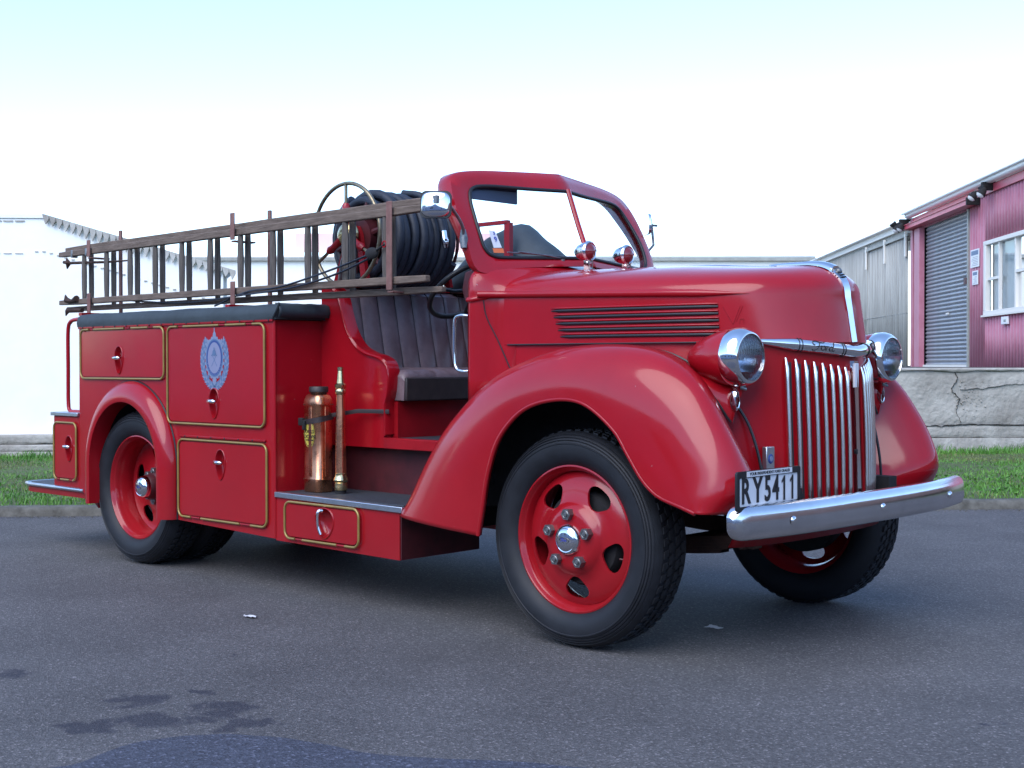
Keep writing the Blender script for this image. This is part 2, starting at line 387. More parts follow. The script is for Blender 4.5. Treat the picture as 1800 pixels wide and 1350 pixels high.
# ground sheet to the horizon, road patch
g = G().add(([(-900, -900, 0), (900, -900, 0), (900, 900, 0), (-900, 900, 0)], [(0, 1, 2, 3)]))
tag(link('road', mesh('road', g, ['asphalt'])), kind='structure')
edge = cr([(-.35, -3.62), (-.16, -3.30), (-.03, -3.05), (-.091, -2.831), (-.075, -2.70), (.023, -2.56), (.20, -2.45), (.40, -2.40), (.586, -2.35), (.882, -2.15), (1.03, -2.07), (1.3, -1.96), (1.7, -1.95)], 80)
edge = [(p[0]+.012*noise.noise(Vector((p[0]*9, p[1]*9, 0))), p[1]+.012*noise.noise(Vector((p[0]*9, p[1]*9, 7)))) for p in edge]
poly = edge+[(2.6, -2.3), (3.2, -3.4), (2.6, -4.6), (1.2, -5.0), (.2, -4.6)]
g = G(); tr = tessellate_polygon([[Vector((a, b, 0)) for a, b in poly]])
g.add(([(a, b, .004) for a, b in poly], [tuple(t) for t in tr]))
tag(link('road_patch', mesh('road_patch', g, ['patch'])), kind='structure')

SL = .055
def kb(q, o=0.): return 10.42+SL*q+o
# kerb: long concrete blocks
kr = thing('kerb', 'low weathered concrete kerb along the far edge of the road in front of the grass', 'kerb', tuple(bp(0, kb(0), 0)))
q0 = -14.0
kk = 0
while q0 < 14:
    q1 = q0+1.83
    rows = []
    for q in np.linspace(q0+.006, q1-.006, 13):
        j = .006*noise.noise(Vector((q*3, 1, 0))); j2 = .006*noise.noise(Vector((q*4, 7, 0)))
        rows.append([bp(q, kb(q, a), z) for a, z in ((j, -.02), (.012+j, .050+j2), (.035+j, .070+j2), (.13, .074+j2), (.15, .06), (.15, -.02))])
    g = G().add(grid(rows, False, True)); g.f += [tuple(range(6)), tuple(12*6+i for i in reversed(range(6)))]; g.m += [0, 0]
    part('kerb_stone', g, ['kerb'], kr, smooth=40)
    q0 = q1
# gutter grit along the kerb
g = G()
for i in range(900):
    q = rng.uniform(-7, 7); d = kb(q, -abs(rng.normal(0, .07))-.01); s_ = rng.uniform(.003, .009)
    c_ = bp(q, d, s_*.4); g.add(sphere(tuple(c_), s_, 4, 3, (1, 1, .6)))
tag(link('gutter_grit', mesh('gutter_grit', g, ['kerb'], recalc=False)), kind='stuff', label='grit and small stones lying in the gutter by the kerb', cat='gravel')

# verge
WD = 5.45          # verge depth kerb -> wall
rows = []
for q in np.linspace(-22, 22, 90):
    rows.append([bp(q, kb(q, o_), .068+.03*noise.noise(Vector((q*.7, o_, 0)))+.012*o_*.5) for o_ in np.linspace(.14, WD+.3, 14)])
tag(link('verge', mesh('verge', G().add(grid(rows)), ['soil'], smooth=60)), kind='structure')
def blades(n, qr, orr, name, label, mats, hmin, hmax, dens=None):
    q = rng.uniform(qr[0], qr[1], n); o_ = rng.uniform(orr[0], orr[1], n)
    C_ = np.array(C0); F_ = np.array(FD); Rr = np.array(FR)
    base = C_+np.outer(q, Rr)+np.outer(10.42+SL*q+o_, F_)
    cl = np.sin(q*2.3+o_*1.1)*np.sin(o_*2.7-q*.9)*.5+.5
    cl2 = np.sin(q*7.3+1)*np.sin(o_*9.1+2)*.5+.5
    h = rng.uniform(hmin, hmax, n)*(.55+.65*cl)*(.7+.5*cl2); base[:, 2] = .058+.006*o_
    a = rng.uniform(0, 2*PI, n); wd = rng.uniform(.003, .0065, n)
    dx = np.stack([np.cos(a), np.sin(a), 0*a], 1); b = rng.uniform(0, 2*PI, n); ln = h*rng.uniform(.15, .75, n)
    lean_ = np.stack([np.cos(b), np.sin(b), 0*b], 1)*ln[:, None]
    up = np.zeros((n, 3)); up[:, 2] = h
    p0 = base-dx*wd[:, None]; p1 = base+dx*wd[:, None]
    m0 = base+lean_*.35+up*.6-dx*wd[:, None]*.8; m1 = base+lean_*.35+up*.6+dx*wd[:, None]*.8; tip = base+lean_+up
    V = np.stack([p0, p1, m1, m0, tip], 1).reshape(-1, 3)
    me = bpy.data.meshes.new(name)
    k = np.arange(n)*5
    quads = np.stack([k, k+1, k+2, k+3], 1); tris = np.stack([k+3, k+2, k+4], 1)
    F = [tuple(r_) for r_ in quads.tolist()]+[tuple(r_) for r_ in tris.tolist()]
    me.from_pydata(V.tolist(), [], F)
    for x in mats: me.materials.append(M[x])
    if len(mats) > 1:
        dry = ((np.sin(q*1.7+2)*np.sin(o_*1.9+q*.5)+rng.normal(0, .35, n)) > .55).astype(int)
        me.polygons.foreach_set('material_index', np.concatenate([dry, dry]))
    tag(link(name, me), kind='stuff', label=label, cat='grass')
blades(95000, (-7.5, 8.5), (.16, WD), 'grass', 'green mown grass with dry patches growing between kerb and wall', ['grass', 'drygrass'], .022, .058)
blades(9000, (-8, 9), (WD-.45, WD+.02), 'long_grass', 'longer grass growing along the foot of the concrete wall', ['grass'], .06, .13)
# broad-leaved weeds near the kerb at the right
g = G()
for i in range(260):
    q = rng.uniform(4.0, 8.2); o_ = rng.uniform(.3, 2.4); c_ = bp(q, kb(q, o_), .065); a0 = rng.uniform(0, 6.28)
    for k in range(rng.integers(3, 6)):
        a = a0+k*1.3; d = Vector((math.cos(a), math.sin(a), 0)); n_ = Vector((-d.y, d.x, 0)); L_ = rng.uniform(.02, .05); h_ = rng.uniform(.01, .05)
        g.add(([c_, c_+d*L_*.5+n_*L_*.3+Vector((0, 0, h_*.8)), c_+d*L_+Vector((0, 0, h_)), c_+d*L_*.5-n_*L_*.3+Vector((0, 0, h_*.8))], [(0, 1, 2, 3)]))
tag(link('weeds', mesh('weeds', g, ['grass'], recalc=False)), kind='stuff', label='low broad-leaved weeds in the grass behind the right end of the bumper', cat='weeds')

# ---- low walls along the back of the verge
def wall_course(q0, q1, z0, z1, o0, thick, seed, amp=.012, nq=60, nz=6):
    rows = []
    for q in np.linspace(q0, q1, nq):
        e0 = .016*noise.noise(Vector((q*2.1, seed, 0)))+.010*noise.noise(Vector((q*7, seed, 0))); row = []
        for k in range(nz+1):
            t = k/nz; z = z0+(z1-z0)*t+(e0 if k == 0 and z0 > .1 else 0)
            ins = .012 if k in (0, nz) else 0
            row.append(bp(q, kb(q, WD+o0+ins-amp*noise.noise(Vector((q*2.5, z*5, seed)))), z))
        row.append(bp(q, kb(q, WD+o0+thick), z1)); row.append(bp(q, kb(q, WD+o0+thick), z0))
        rows.append(row)
    g_ = G().add(grid(rows, False, True)); m_ = len(rows[0])
    g_.f += [tuple(range(m_)), tuple((nq-1)*m_+i for i in reversed(range(m_)))]; g_.m += [0, 0]
    return g_
rw = thing('retaining_wall', 'cracked grey concrete retaining wall below the red and grey sheds', 'wall', tuple(bp(7, kb(7, WD), 0)))
part('wall_course', wall_course(1.2, 17, .43, 1.085, 0, .35, 3, .02, 110, 10), ['concrete'], rw, smooth=50)
part('wall_course', wall_course(1.2, 17, .275, .422, -.010, .35, 5, .02, 110), ['concrete'], rw, smooth=50)
part('wall_course', wall_course(1.2, 17, -.02, .268, -.03, .35, 7, .02, 110), ['concrete'], rw, smooth=50)
part('wall_coping', wall_course(1.15, 17.05, 1.088, 1.125, -.03, .45, 9, .012, 110, 3), ['concrete'], rw, smooth=50)
M['crackdark'] = mat('dirt_in_cracks', (.035, .031, .026), .9)
def crack(p, name='crack', wd=.0024):
    g_ = G(); rows = []
    P_ = cr(p, len(p)*6)
    for i, (q, z) in enumerate(P_):
        q += .02*noise.noise(Vector((i*.9, q*3, 0))); z += .015*noise.noise(Vector((i*.9, 5, z*3)))
        w2 = wd*(.5+abs(noise.noise(Vector((i*.5, 3, 1))))*2)
        vert = abs(p[-1][1]-p[0][1]) > abs(p[-1][0]-p[0][0])
        a, b = ((q-w2, z), (q+w2, z)) if vert else ((q, z-w2), (q, z+w2))
        rows.append([bp(x_, kb(x_, WD-.018), y_) for x_, y_ in (a, b)]+[bp(x_, kb(x_, WD+.03), y_) for x_, y_ in (b, a)])
    g_.add(grid(rows, False, True)); part(name, g_, ['crackdark'], rw)
crack([(5.42, 1.08), (5.45, .98), (5.38, .86), (5.48, .74), (5.44, .60), (5.50, .46)])
crack([(4.85, .425), (5.3, .415), (5.6, .438), (6.0, .42), (6.6, .43), (7.2, .45), (8, .43)], wd=.0055)
crack([(5.5, .86), (5.8, .88), (6.1, .92), (6.5, .93)], wd=.0013)
crack([(6.9, .30), (6.92, .2), (6.88, .1)], wd=.004)
# spalled rubble patch on the wall face
g = G()
for i in range(60):
    q = 5.6+rng.normal(0, .13); z = .72+rng.normal(0, .14)
    if z > 1.05 or z < .46: continue
    s_ = rng.uniform(.004, .012); g.add(sphere(tuple(bp(q, kb(q, WD-.004), z)), s_, 5, 4))
part('spalled_stones', g, ['concrete'], rw, kind='stuff', recalc=False)
lw = thing('low_wall', 'low rough concrete footing wall below the white building at the left', 'wall', tuple(bp(-8, kb(-8, WD), 0)))
part('wall_course', wall_course(-18, -3.2, .245, .352, -.02, .2, 11, .03, 90), ['concrete'], lw, smooth=50)
part('wall_course', wall_course(-18, -3.2, .165, .238, -.05, .2, 13, .03, 90), ['concrete'], lw, smooth=50)
part('wall_course', wall_course(-18, -3.2, -.02, .158, -.09, .25, 15, .03, 90), ['concrete'], lw, smooth=50)
g = G().add(([tuple(bp(q, d, 1.108)) for q, d in ((1.2, kb(1.2, WD+.3)), (60, kb(60, WD+.3)), (60, 75), (1.2, 75))], [(0, 1, 2, 3)]))
tag(link('yard', mesh('yard', g, ['kerb'])), kind='structure')

# ---- white building at the left: front wall with corrugated edge, side wall running away from the street
wb = thing('white_building', 'long white building at the far left with a corrugated roof edge', 'building', tuple(bp(-8, 17, 0)))
dF = lambda q: kb(q, WD+.16)
def wq(q0, q1, z0, z1, f0, th, mt, name, parent, **k):
    g_ = G().add(([tuple(bp(q, dF(q)+f0+a, z)) for q in (q0, q1) for a in (0, th) for z in (z0, z1)], box(0, 1, 0, 1, 0, 1)[1]))
    return part(name, g_, [mt], parent, **k)
QL, QA, QB = -20., -5.57, -3.34            # left end, start of the sloping verge, right end
def roofz(q): return 2.92 if q < QA else 2.92-(q-QA)*(.66/(QB-QA))
qs_ = [QL, QA-.001, QA]+list(np.linspace(QA+.3, QB-.12, 8))
rows = [[bp(q, dF(q), .352), bp(q, dF(q), roofz(q)), bp(q, dF(q)+.2, roofz(q)), bp(q, dF(q)+.2, .352)] for q in qs_]
part('front_wall', G().add(grid(rows, False, True)), ['whitewall'], wb, smooth=20)
part('side_wall', G().add(prism([tuple(bp(q, d))[:2] for q, d in ((QB-.32, dF(QB)+.05), (QB-.12, dF(QB)+.05), (-6.6, 27), (-6.8, 27))], 0, 2.3, 'z')), ['whitewall'], wb)
rows = [[bp(q, dF(q)-.02, roofz(q)+.004), bp(q, dF(q)-.02, roofz(q)+.05), bp(q-.30*(27-dF(q)), 27, roofz(q)+.05), bp(q-.30*(27-dF(q)), 27, roofz(q)+.004)] for q in qs_+[QB]]
part('roof', G().add(grid(rows, False, True)), ['roofwhite'], wb, smooth=20)
# ends of the corrugated roof sheets hanging along the sloping verge
g = G(); q = QA
while q < QB-.02:
    pt = .078
    top = [(q, roofz(q)+.055), (q+pt, roofz(q+pt)+.055), (q+pt, roofz(q+pt)+.012), (q+pt*.5, roofz(q+pt*.5)-.085+.03*math.sin(q*3)), (q+.01, roofz(q)+.012)]
    a_ = [tuple(bp(x_, dF(x_)-.05, z_)) for x_, z_ in top]; b_2 = [tuple(bp(x_, dF(x_)-.025, z_)) for x_, z_ in top]
    g.add((a_+b_2, [(0, 1, 2, 3, 4), (9, 8, 7, 6, 5)]+[(i, i+5, (i+1) % 5+5, (i+1) % 5) for i in range(5)])); q += pt
part('corrugated_edge', g, ['flash'], wb, kind='stuff', smooth=20)
g = G(); q = QA-.1
while q < QB-.3:
    g.add(([tuple(bp(x_, dF(x_)-.010+o_, z+roofz(q)-2.92)) for x_ in (q, q+.035) for o_ in (0, .012) for z in (2.52, 2.535)], box(0, 1, 0, 1, 0, 1)[1])); q += .085
part('flashing_clips', g, ['flash'], wb, kind='stuff')
g = G(); q = -14.
while q < QA-.2:
    g.add(([tuple(bp(x_, dF(x_)-.012+o_, z)) for x_ in (q, q+.11) for o_ in (0, .012) for z in (2.880, 2.896)], box(0, 1, 0, 1, 0, 1)[1]))  # gutter shadow drawn as a row of thin dark strips
    g.add(([tuple(bp(x_, dF(x_)-.010+o_, z)) for x_ in (q, q+.09) for o_ in (0, .010) for z in (2.50, 2.508)], box(0, 1, 0, 1, 0, 1)[1])); q += .135
part('eave_flashing', g, ['flash'], wb, kind='stuff')

# ---- long pale building added out of view behind the camera, for paintwork reflections
wh = thing('added_warehouse', 'long pale blue-grey building added out of view, only to be reflected in the paintwork', 'building', (0, -17, 0))
M['paleblue'] = mat('pale_blue_cladding', (.34, .37, .50), .6, nscale=.5, namt=.1)
part('wall', G().add(prism([(-33, 0), (95, 0), (95, 4.6), (-29, 4.6), (-29.2, 3.4), (-33, 1.9)], -17.2, -17, 'y')), ['paleblue'], wh)
part('roof', G().add(([(-29, -16.8, 4.65), (95, -16.8, 4.65), (95, -25, 6.2), (-29, -25, 6.2)], [(0, 1, 2, 3)])), ['roofwhite'], wh, solid=(.1, -1))
for k in range(18):
    x = -26+6.2*k
    wf_ = part('window', G().add(box(x, x+2.4, -16.99, -16.95, 1.6, 3.2)), ['frame'], wh)
    part('pane', G().add(box(x+.1, x+1.15, -16.945, -16.94, 1.7, 3.1)).add(box(x+1.25, x+2.3, -16.945, -16.94, 1.7, 3.1)), ['ink'], wf_)

# ---- far cream building closing the view
fb = thing('cream_building', 'far pale cream building with a grey gutter and a faded red roof section', 'building', tuple(bp(2, 62, 0)))
def frect(u0, u1, z0, z1, d0, d1):
    return ([tuple(bp(q, d+.02*q*1.0, z)) for q in (u0, u1) for d in (d0, d1) for z in (z0, z1)], box(0, 1, 0, 1, 0, 1)[1])
part('wall', G().add(frect(-16, 14.3, 0, 6.05, 62, 62.3)), ['cream'], fb)
part('gutter', G().add(frect(-16, 14.3, 6.05, 6.20, 61.8, 62.05)), ['gutter'], fb)
g = G().add(([tuple(bp(q, d, z)) for q, d, z in ((-16, 61.7, 6.21), (14.3, 62.3, 6.21), (14.3, 70, 6.7), (-16, 70, 6.7))], [(0, 1, 2, 3)]))
part('roof', g, ['roofwhite'], fb, solid=(.1, -1))
part('red_roof_board', G().add(frect(-10.2, -.9, 6.50, 7.38, 62.4, 62.5)), ['roofred'], fb)

# ---- right-hand sheds standing on the yard
R0 = 9.0
def fac(u, z, out=0.): return tuple(bp(.0474*u+R0-out, u, z))
def fbox(u0, u1, z0, z1, o0, o1):
    return ([fac(u, z, o_) for u in (u0, u1) for o_ in (o0, o1) for z in (z0, z1)], box(0, 1, 0, 1, 0, 1)[1])
def corr(u0, u1, z0, z1, pitch=.19, amp=.035, o=0.):
    rows_ = []; u = u0
    while u < u1:
        for a, b in ((0, 0), (.42, 0), (.55, 1), (.87, 1)):
            uu = min(u1, u+a*pitch); rows_.append([fac(uu, z0, o+b*amp), fac(uu, z1, o+b*amp)])
        u += pitch
    rows_.append([fac(u1, z0, o), fac(u1, z1, o)])
    return grid(rows_)
rs = thing('red_shed', 'red corrugated steel shed with a grey roller door and a white window', 'shed', fac(28, 1.1))
for i, (a, b, c_, d_) in enumerate(((18, 23.6, 1.1, 4.92), (23.6, 28.85, 3.84, 4.92), (23.6, 28.85, 1.1, 2.26), (28.85, 30.1, 1.1, 4.92), (30.1, 35.0, 4.68, 4.92))):
    part('cladding', G().add(corr(a, b, c_, d_)), ['pinkwall'], rs, smooth=20, solid=(.01, -1))
part('end_wall', G().add(fbox(17.95, 18.0, 1.1, 5.0, -8, .03)), ['pinkwall'], rs)
part('shed_roof', G().add(([fac(17.5, 5.13, .3), fac(35.2, 5.13, .3), fac(35.2, 6.4, -8), fac(17.5, 6.4, -8)], [(0, 1, 2, 3)])), ['roofwhite'], rs, solid=(.05, -1))
part('eave_flashing', G().add(fbox(17.5, 35.0, 4.86, 5.03, .04, .075)).add(fbox(30.0, 30.03, 4.85, 5.035, .04, .08)).add(fbox(24.9, 24.93, 4.85, 5.035, .04, .08)), ['pinkflash'], rs)
part('gutter', G().add(grid([[fac(u, 5.09+.055*math.sin(a), .14+.10*math.cos(a)) for a in np.linspace(-PI, 0, 9)]+[fac(u, 5.14, .24), fac(u, 5.14, .03)] for u in (17.5, 26, 35.1)])), ['roofwhite'], rs, solid=(.006, 0))
part('door_awning', G().add(fbox(29.3, 35.1, 4.72, 4.82, .05, .30)).add(fbox(29.3, 35.1, 4.82, 4.835, .03, .33)), ['pinkflash'], rs)
part('awning_end', G().add(fbox(29.22, 29.3, 4.70, 4.86, .04, .33)), ['under'], rs)
part('door_post', G().add(fbox(34.05, 34.55, 1.1, 4.7, -.02, .12)), ['pinkwall'], rs, bevel=.01)
part('door_post', G().add(fbox(34.80, 35.02, 1.1, 5.0, -.02, .10)), ['pinkwall'], rs, bevel=.01)
part('post_gap', G().add(fbox(34.55, 34.80, 1.1, 4.75, -.3, -.05)), ['under'], rs)
part('door_jamb', G().add(fbox(30.02, 30.12, 1.1, 4.7, -.03, .06)), ['gutter'], rs)
# roller door slats
nS = 36; zA, zB = 1.13, 4.68; hS = (zB-zA)/nS
rows = []
for u in (30.12, 34.05):
    rows.append([fac(u, hS*t, -.10+.045*math.sin(PI*t)**.8 if 0 < t < 1 else -.10) for t in (0, .12, .3, .5, .7, .88, 1)])
rows = [[tuple(Vector(p)-Vector(fac(32, 0))) for p in r_] for r_ in rows]
slat_me = mesh('door_slat', G().add(grid(rows)), ['roller'], smooth=60)
rd = part('roller_door', G().add(fbox(30.1, 34.06, 1.12, 4.7, -.16, -.14)), ['under'], rs)
for k in range(nS):
    s_ = bpy.data.objects.new('door_slat', slat_me); COL.objects.link(s_); s_.parent = rd
    s_.location = Vector(fac(32, zA+hS*k))-off(rd)
part('door_threshold', G().add(fbox(30.1, 34.06, 1.10, 1.16, -.12, .02)), ['frame'], rs)
part('door_handle', G().add(fbox(31.9, 32.1, 2.38, 2.42, -.05, -.02)), ['frame'], rd)
part('lock_box', G().add(fbox(30.12, 30.3, 3.0, 3.15, -.05, .08)), ['darkred'], rs)
# window
wf = part('window', G().add(fbox(23.6, 28.85, 2.27, 3.83, -.16, -.13)), ['paneback'], rs)  # pale sheet behind the glass, standing in for reflected sky
for (a, b, c_, d_) in ((23.55, 28.9, 2.24, 2.33, ), (23.55, 28.9, 3.76, 3.85), (28.72, 28.88, 2.33, 3.76), (23.58, 23.72, 2.33, 3.76)):
    part('window_frame', G().add(fbox(a, b, c_, d_, -.06, .065)), ['frame'], wf, bevel=.008)
for u in (27.93, 26.9, 25.85, 24.8):
    part('mullion', G().add(fbox(u-.035, u+.035, 2.33, 3.76, -.05, .03)), ['frame'], wf)
for u0, u1, z in ((27.97, 28.72, 3.02), (25.89, 26.86, 3.07), (23.72, 24.76, 3.05)):
    part('transom', G().add(fbox(u0, u1, z-.03, z+.03, -.05, .025)), ['frame'], wf)
for u0, u1 in ((27.97, 28.72), (26.94, 27.89), (25.89, 26.86), (24.84, 25.81), (23.72, 24.76)):
    part('pane', G().add(([fac(u0, 2.33, -.03), fac(u1, 2.33, -.03), fac(u1, 3.76, -.03), fac(u0, 3.76, -.03)], [(0, 1, 2, 3)])), [M['glass']], wf)
part('window_sill', G().add(fbox(23.5, 28.95, 2.20, 2.24, .0, .10)), ['frame'], wf)
# notices and utility box fixed to the wall
def notice(u0, u1, z0, z1, label, blue=True):
    n_ = part('notice', G().add(fbox(u0, u1, z0, z1, .045, .055)), ['poster'], None); tag(n_, label, 'notice')
    if blue:
        part('notice_heading', G().add(fbox(u0+.06, u1-.06, z0+(z1-z0)*.68, z1-.03, .056, .058)), ['crm'], n_)
    g_ = G()
    for k in range(6): g_.add(fbox(u0+.08, u1-.08-.05*(k % 3), z0+(z1-z0)*(.10+.09*k), z0+(z1-z0)*(.125+.09*k), .056, .0575))
    part('notice_print', g_, ['gutter'], n_, kind='stuff')
notice(29.22, 29.85, 3.34, 3.74, 'larger white notice with a blue heading beside the roller door, upper of two')
notice(29.30, 29.72, 2.95, 3.26, 'smaller white notice below the larger one beside the roller door')
n_ = part('meter_box', G().add(fbox(27.2, 27.6, 2.0, 2.16, .04, .09)), ['poster'], None, bevel=.01); tag(n_, 'small white meter box under the left end of the shed window', 'meter box')
part('meter_dial', G().add(fbox(27.28, 27.42, 2.05, 2.10, .091, .095)), ['gutter'], n_)
def flood(u, z, out, label, dirs):
    t_ = thing('floodlight', label, 'floodlight', fac(u, z, out), 'floodlights under the shed eaves')
    part('bracket', G().add(fbox(u-.06, u+.06, z-.05, z+.12, .0, out)).add(fbox(u-.2, u+.2, z+.0, z+.04, out-.04, out+.02)), ['under'], t_)
    for du, do, dz, mt in dirs:
        c_ = Vector(fac(u+du, z-.06, out+.02)); d_ = (Vector(fac(u+du, z-.06+dz, out+.02+do))-c_).normalized()
        a = part('lamp_head', G().add(tube([c_-d_*.03, c_+d_*.02, c_+d_*.12, c_+d_*.15], [.04, .07, .095, .10], 14)), ['under'], t_, smooth=50)
        part('lamp_glass', G().add(tube([c_+d_*.151, c_+d_*.19, c_+d_*.205], [.088, .06, .01], 12)), ['lampglass2'], a, smooth=60)
flood(28.25, 4.94, .30, 'twin floodlight under the eaves above the shed window', ((.35, .1, -.12, 0), (-.25, .15, -.2, 0)))
flood(35.25, 4.92, .34, 'dark twin floodlight at the corner between the red and grey sheds', ((.3, .1, .12, 0), (.0, .12, -.2, 0), (-.4, .05, -.1, 0)))
flood(48.0, 4.35, .30, 'dark lamp near the far end of the grey shed', ((.3, .1, .05, 0),))

gs = thing('grey_shed', 'weathered grey corrugated shed with sliding doors beyond the red shed', 'shed', fac(42, 1.1))
part('cladding', G().add(corr(40.2, 52, 1.1, 4.80, .22, .03)), ['greywall'], gs, smooth=20, solid=(.01, -1))
part('sliding_door', G().add(corr(37.8, 40.12, 1.12, 4.55, .22, .03, .08)), ['greywall'], gs, smooth=20, solid=(.01, -1))
part('sliding_door', G().add(corr(35.3, 37.72, 1.12, 4.55, .22, .03, .08)), ['greywall'], gs, smooth=20, solid=(.01, -1))
part('lintel', G().add(fbox(35.1, 40.2, 4.5, 4.82, -.02, .02)), ['greywall'], gs)
part('door_track', G().add(fbox(35.1, 40.4, 4.58, 4.66, .08, .16)), ['gutter'], gs)
for u in (40.12, 37.75, 35.35):
    part('door_hanger', G().add(fbox(u-.06, u+.06, 4.05, 4.72, .13, .17)), ['frame'], gs)
part('door_joint', G().add(fbox(40.12, 40.2, 1.1, 4.7, .01, .05)).add(fbox(37.72, 37.8, 1.1, 4.7, .01, .09)), ['under'], gs)
part('sheet_joint', G().add(fbox(35.3, 52, 2.55, 2.57, .085, .115)), ['greywall'], gs)
part('eave_board', G().add(fbox(35.1, 52, 4.82, 4.97, .02, .10)), ['frame'], gs)
part('shed_roof', G().add(([fac(35.2, 4.985, .22), fac(52, 4.985, .22), fac(52, 6.2, -8), fac(35.2, 6.2, -8)], [(0, 1, 2, 3)])), ['roofwhite'], gs, solid=(.05, -1))

# ---- far sheds added out of view at both street ends, for chrome and paint reflections
for q_, lab in ((46, 'long dull brown shed added out of view far to the right, for reflections'), (-58, 'long dull grey shed added out of view far to the left, for reflections')):
    es = thing('added_end_shed', lab, 'shed', tuple(bp(q_, 0, 0)))
    nm = 'greywall' if q_ < 0 else 'brownwall'
    if nm not in M: M[nm] = mat('dull_brown_cladding', (.16, .10, .09), .7, nscale=.6, namt=.2)
    sg_ = 1 if q_ > 0 else -1
    part('wall', G().add(([tuple(bp(q, d, z)) for q in (q_, q_+sg_*.3) for d in ((-95, 45) if q_ > 0 else (24, 60)) for z in (0, 9.5 if q_ > 0 else 6.5)], box(0, 1, 0, 1, 0, 1)[1])), [nm], es)
    part('roof', G().add(([tuple(bp(q, d, z+(3.0 if q_ > 0 else 0))) for q, d, z in ((q_-sg_*.3, -95 if q_ > 0 else 24, 6.6), (q_-sg_*.3, 45 if q_ > 0 else 60, 6.6), (q_+sg_*9, 45 if q_ > 0 else 60, 9), (q_+sg_*9, -95 if q_ > 0 else 24, 9))], [(0, 1, 2, 3)])), ['roofwhite'], es, solid=(.1, -1))

# ================================================================== FIRE ENGINE
truck = thing('fire_engine', 'vintage open-cab red fire engine with ladders, hose reel and chrome bumper parked on the asphalt', 'fire engine', (-1.7, 0, 0))
def P(name, g, mats, parent=None, **k):
    return part(name, g, mats if isinstance(mats, (list, tuple)) else [mats], parent or truck, **k)

# ---- hood / nose outline (half, y>0 then mirrored by sign)
OUT = [(-.60, .605), (-.35, .580), (0, .540), (.25, .505), (.45, .462), (.60, .405), (.70, .322), (.775, .21), (.815, .10), (.828, 0)]
OUTS = cr(OUT, 61)
def oat(x):            # half width of the outline at x
    for a, b in zip(OUTS, OUTS[1:]):
        if a[0] <= x <= b[0]: return a[1]+(b[1]-a[1])*(x-a[0])/max(1e-6, b[0]-a[0])
    return OUTS[0][1] if x < OUTS[0][0] else 0
def bead_z(x): return 1.487-.032*min(1, max(0, (x+.6)/1.2))
def lean(x, z):        # nose leans back with height
    k = min(1, max(0, (x-.25)/.5)); return x-(z-1.25)*.16*k
def hoodpt(u, v):
    x, y = u
    zb = bead_z(x)
    if v <= 1:
        z = 1.262+(zb-1.262)*v; return Vector((lean(x, z), y, z))
    ph = (v-1)*PI/2
    xb = lean(x, zb); k = min(1, max(0, (x-.05)/.70)); k = k*k*(3-2*k)
    xr = xb-.20*k; zr = 1.627-.018*min(1, max(0, (x+.6)/.9))-.018*k
    h = (1-math.cos(ph)); s = math.sin(ph)
    h = h**1.12; s = s**.92
    return Vector((xb+(xr-xb)*h, y*(1-h), zb+(zr-zb)*s))
vs = [0, .25, .5, .75, 1]+[1+k/12 for k in range(1, 13)]
g = G()
rows = [[hoodpt(u, v) for v in vs] for u in OUTS]
rowsR = [[Vector((p.x, -p.y, p.z)) for p in r_] for r_ in rows]
g.add(grid(rows)); g.add(grid(rowsR))
P('hood', g, 'red', merge=.0005, smooth=60)

# bead moulding down each hood side
for s in (-1, 1):
    pts = []; rr = []
    for k in range(30):
        x = -.69+1.29*k/29
        y = oat(x) if x > -.6 else .605+.09*(-.6-x)/.1
        pts.append((lean(x, 1.45), s*(y+.001), bead_z(x)+.004)); rr.append(.016*min(1, (29-k)/5+.1))
    P('side_moulding', G().add(tube(pts, rr, 10)), 'red', smooth=60)

# louvres: dark slot with a raised lip
for s in (-1, 1):
    for i in range(5):
        z = 1.408-.0285*i
        x0, x1 = -.335+.012*i, .475
        slot, lip = [], []
        for k in range(17):
            x = x0+(x1-x0)*k/16; y = oat(x)+.0015
            slot.append((lean(x, z), s*y, z)); lip.append((lean(x, z), s*(y+.003), z+.0115))
        gg = G().add(tube(slot, [.002]+[.0078]*15+[.005], 8), 1).add(tube(lip, [.001]+[.0048]*15+[.003], 8), 0)
        P('louvre', gg, ['red', 'ink'], smooth=60)

# seam along the bottom of the hood and the hood/cowl seam
for s in (-1, 1):
    P('hood_seam', G().add(tube([(lean(x, 1.262), s*(oat(x)+.0005), 1.262) for x in np.linspace(-.58, .40, 16)], .0035, 6)), 'ink')
    P('hood_seam', G().add(tube([Vector(q) for q in cr([(-.678, s*.661, 1.474), (-.668, s*.650, 1.39), (-.625, s*.618, 1.28), (-.565, s*.600, 1.15)], 12)], .003, 6)), 'ink')

# chrome hood strip and ornament
pts = [hoodpt(u, 2) for u in OUTS]
st = [Vector((p.x, 0, p.z+.003)) for p in pts][:61]
P('hood_strip', G().add(tube([p for p in st if p.x < .46], .0085, 8, flat=.6)), 'chrome', smooth=60)
def nosepath(n, v0, v1, x=OUTS[-1]):
    return [hoodpt(x, v0+(v1-v0)*k/(n-1)) for k in range(n)]
# vertical nose strip, a shallow V in section
cl = nosepath(20, 0, 1.55)
rows = []
for i, p in enumerate(cl):
    t = (cl[min(i+1, 19)]-cl[max(i-1, 0)]).normalized(); nrm = Vector((t.z, 0, -t.x))
    wd = .020+.012*max(0, (i-8)/11)
    rows.append([p+Vector((-.012, -wd, 0))*1+nrm*.002, p+Vector((0, -wd, 0))+nrm*.006-nrm*wd*.12, p+nrm*.016, p+Vector((0, wd, 0))+nrm*.006-nrm*wd*.12, p+Vector((-.012, wd, 0))+nrm*.002])
P('nose_strip', G().add(grid(rows)), 'chrome', smooth=50)
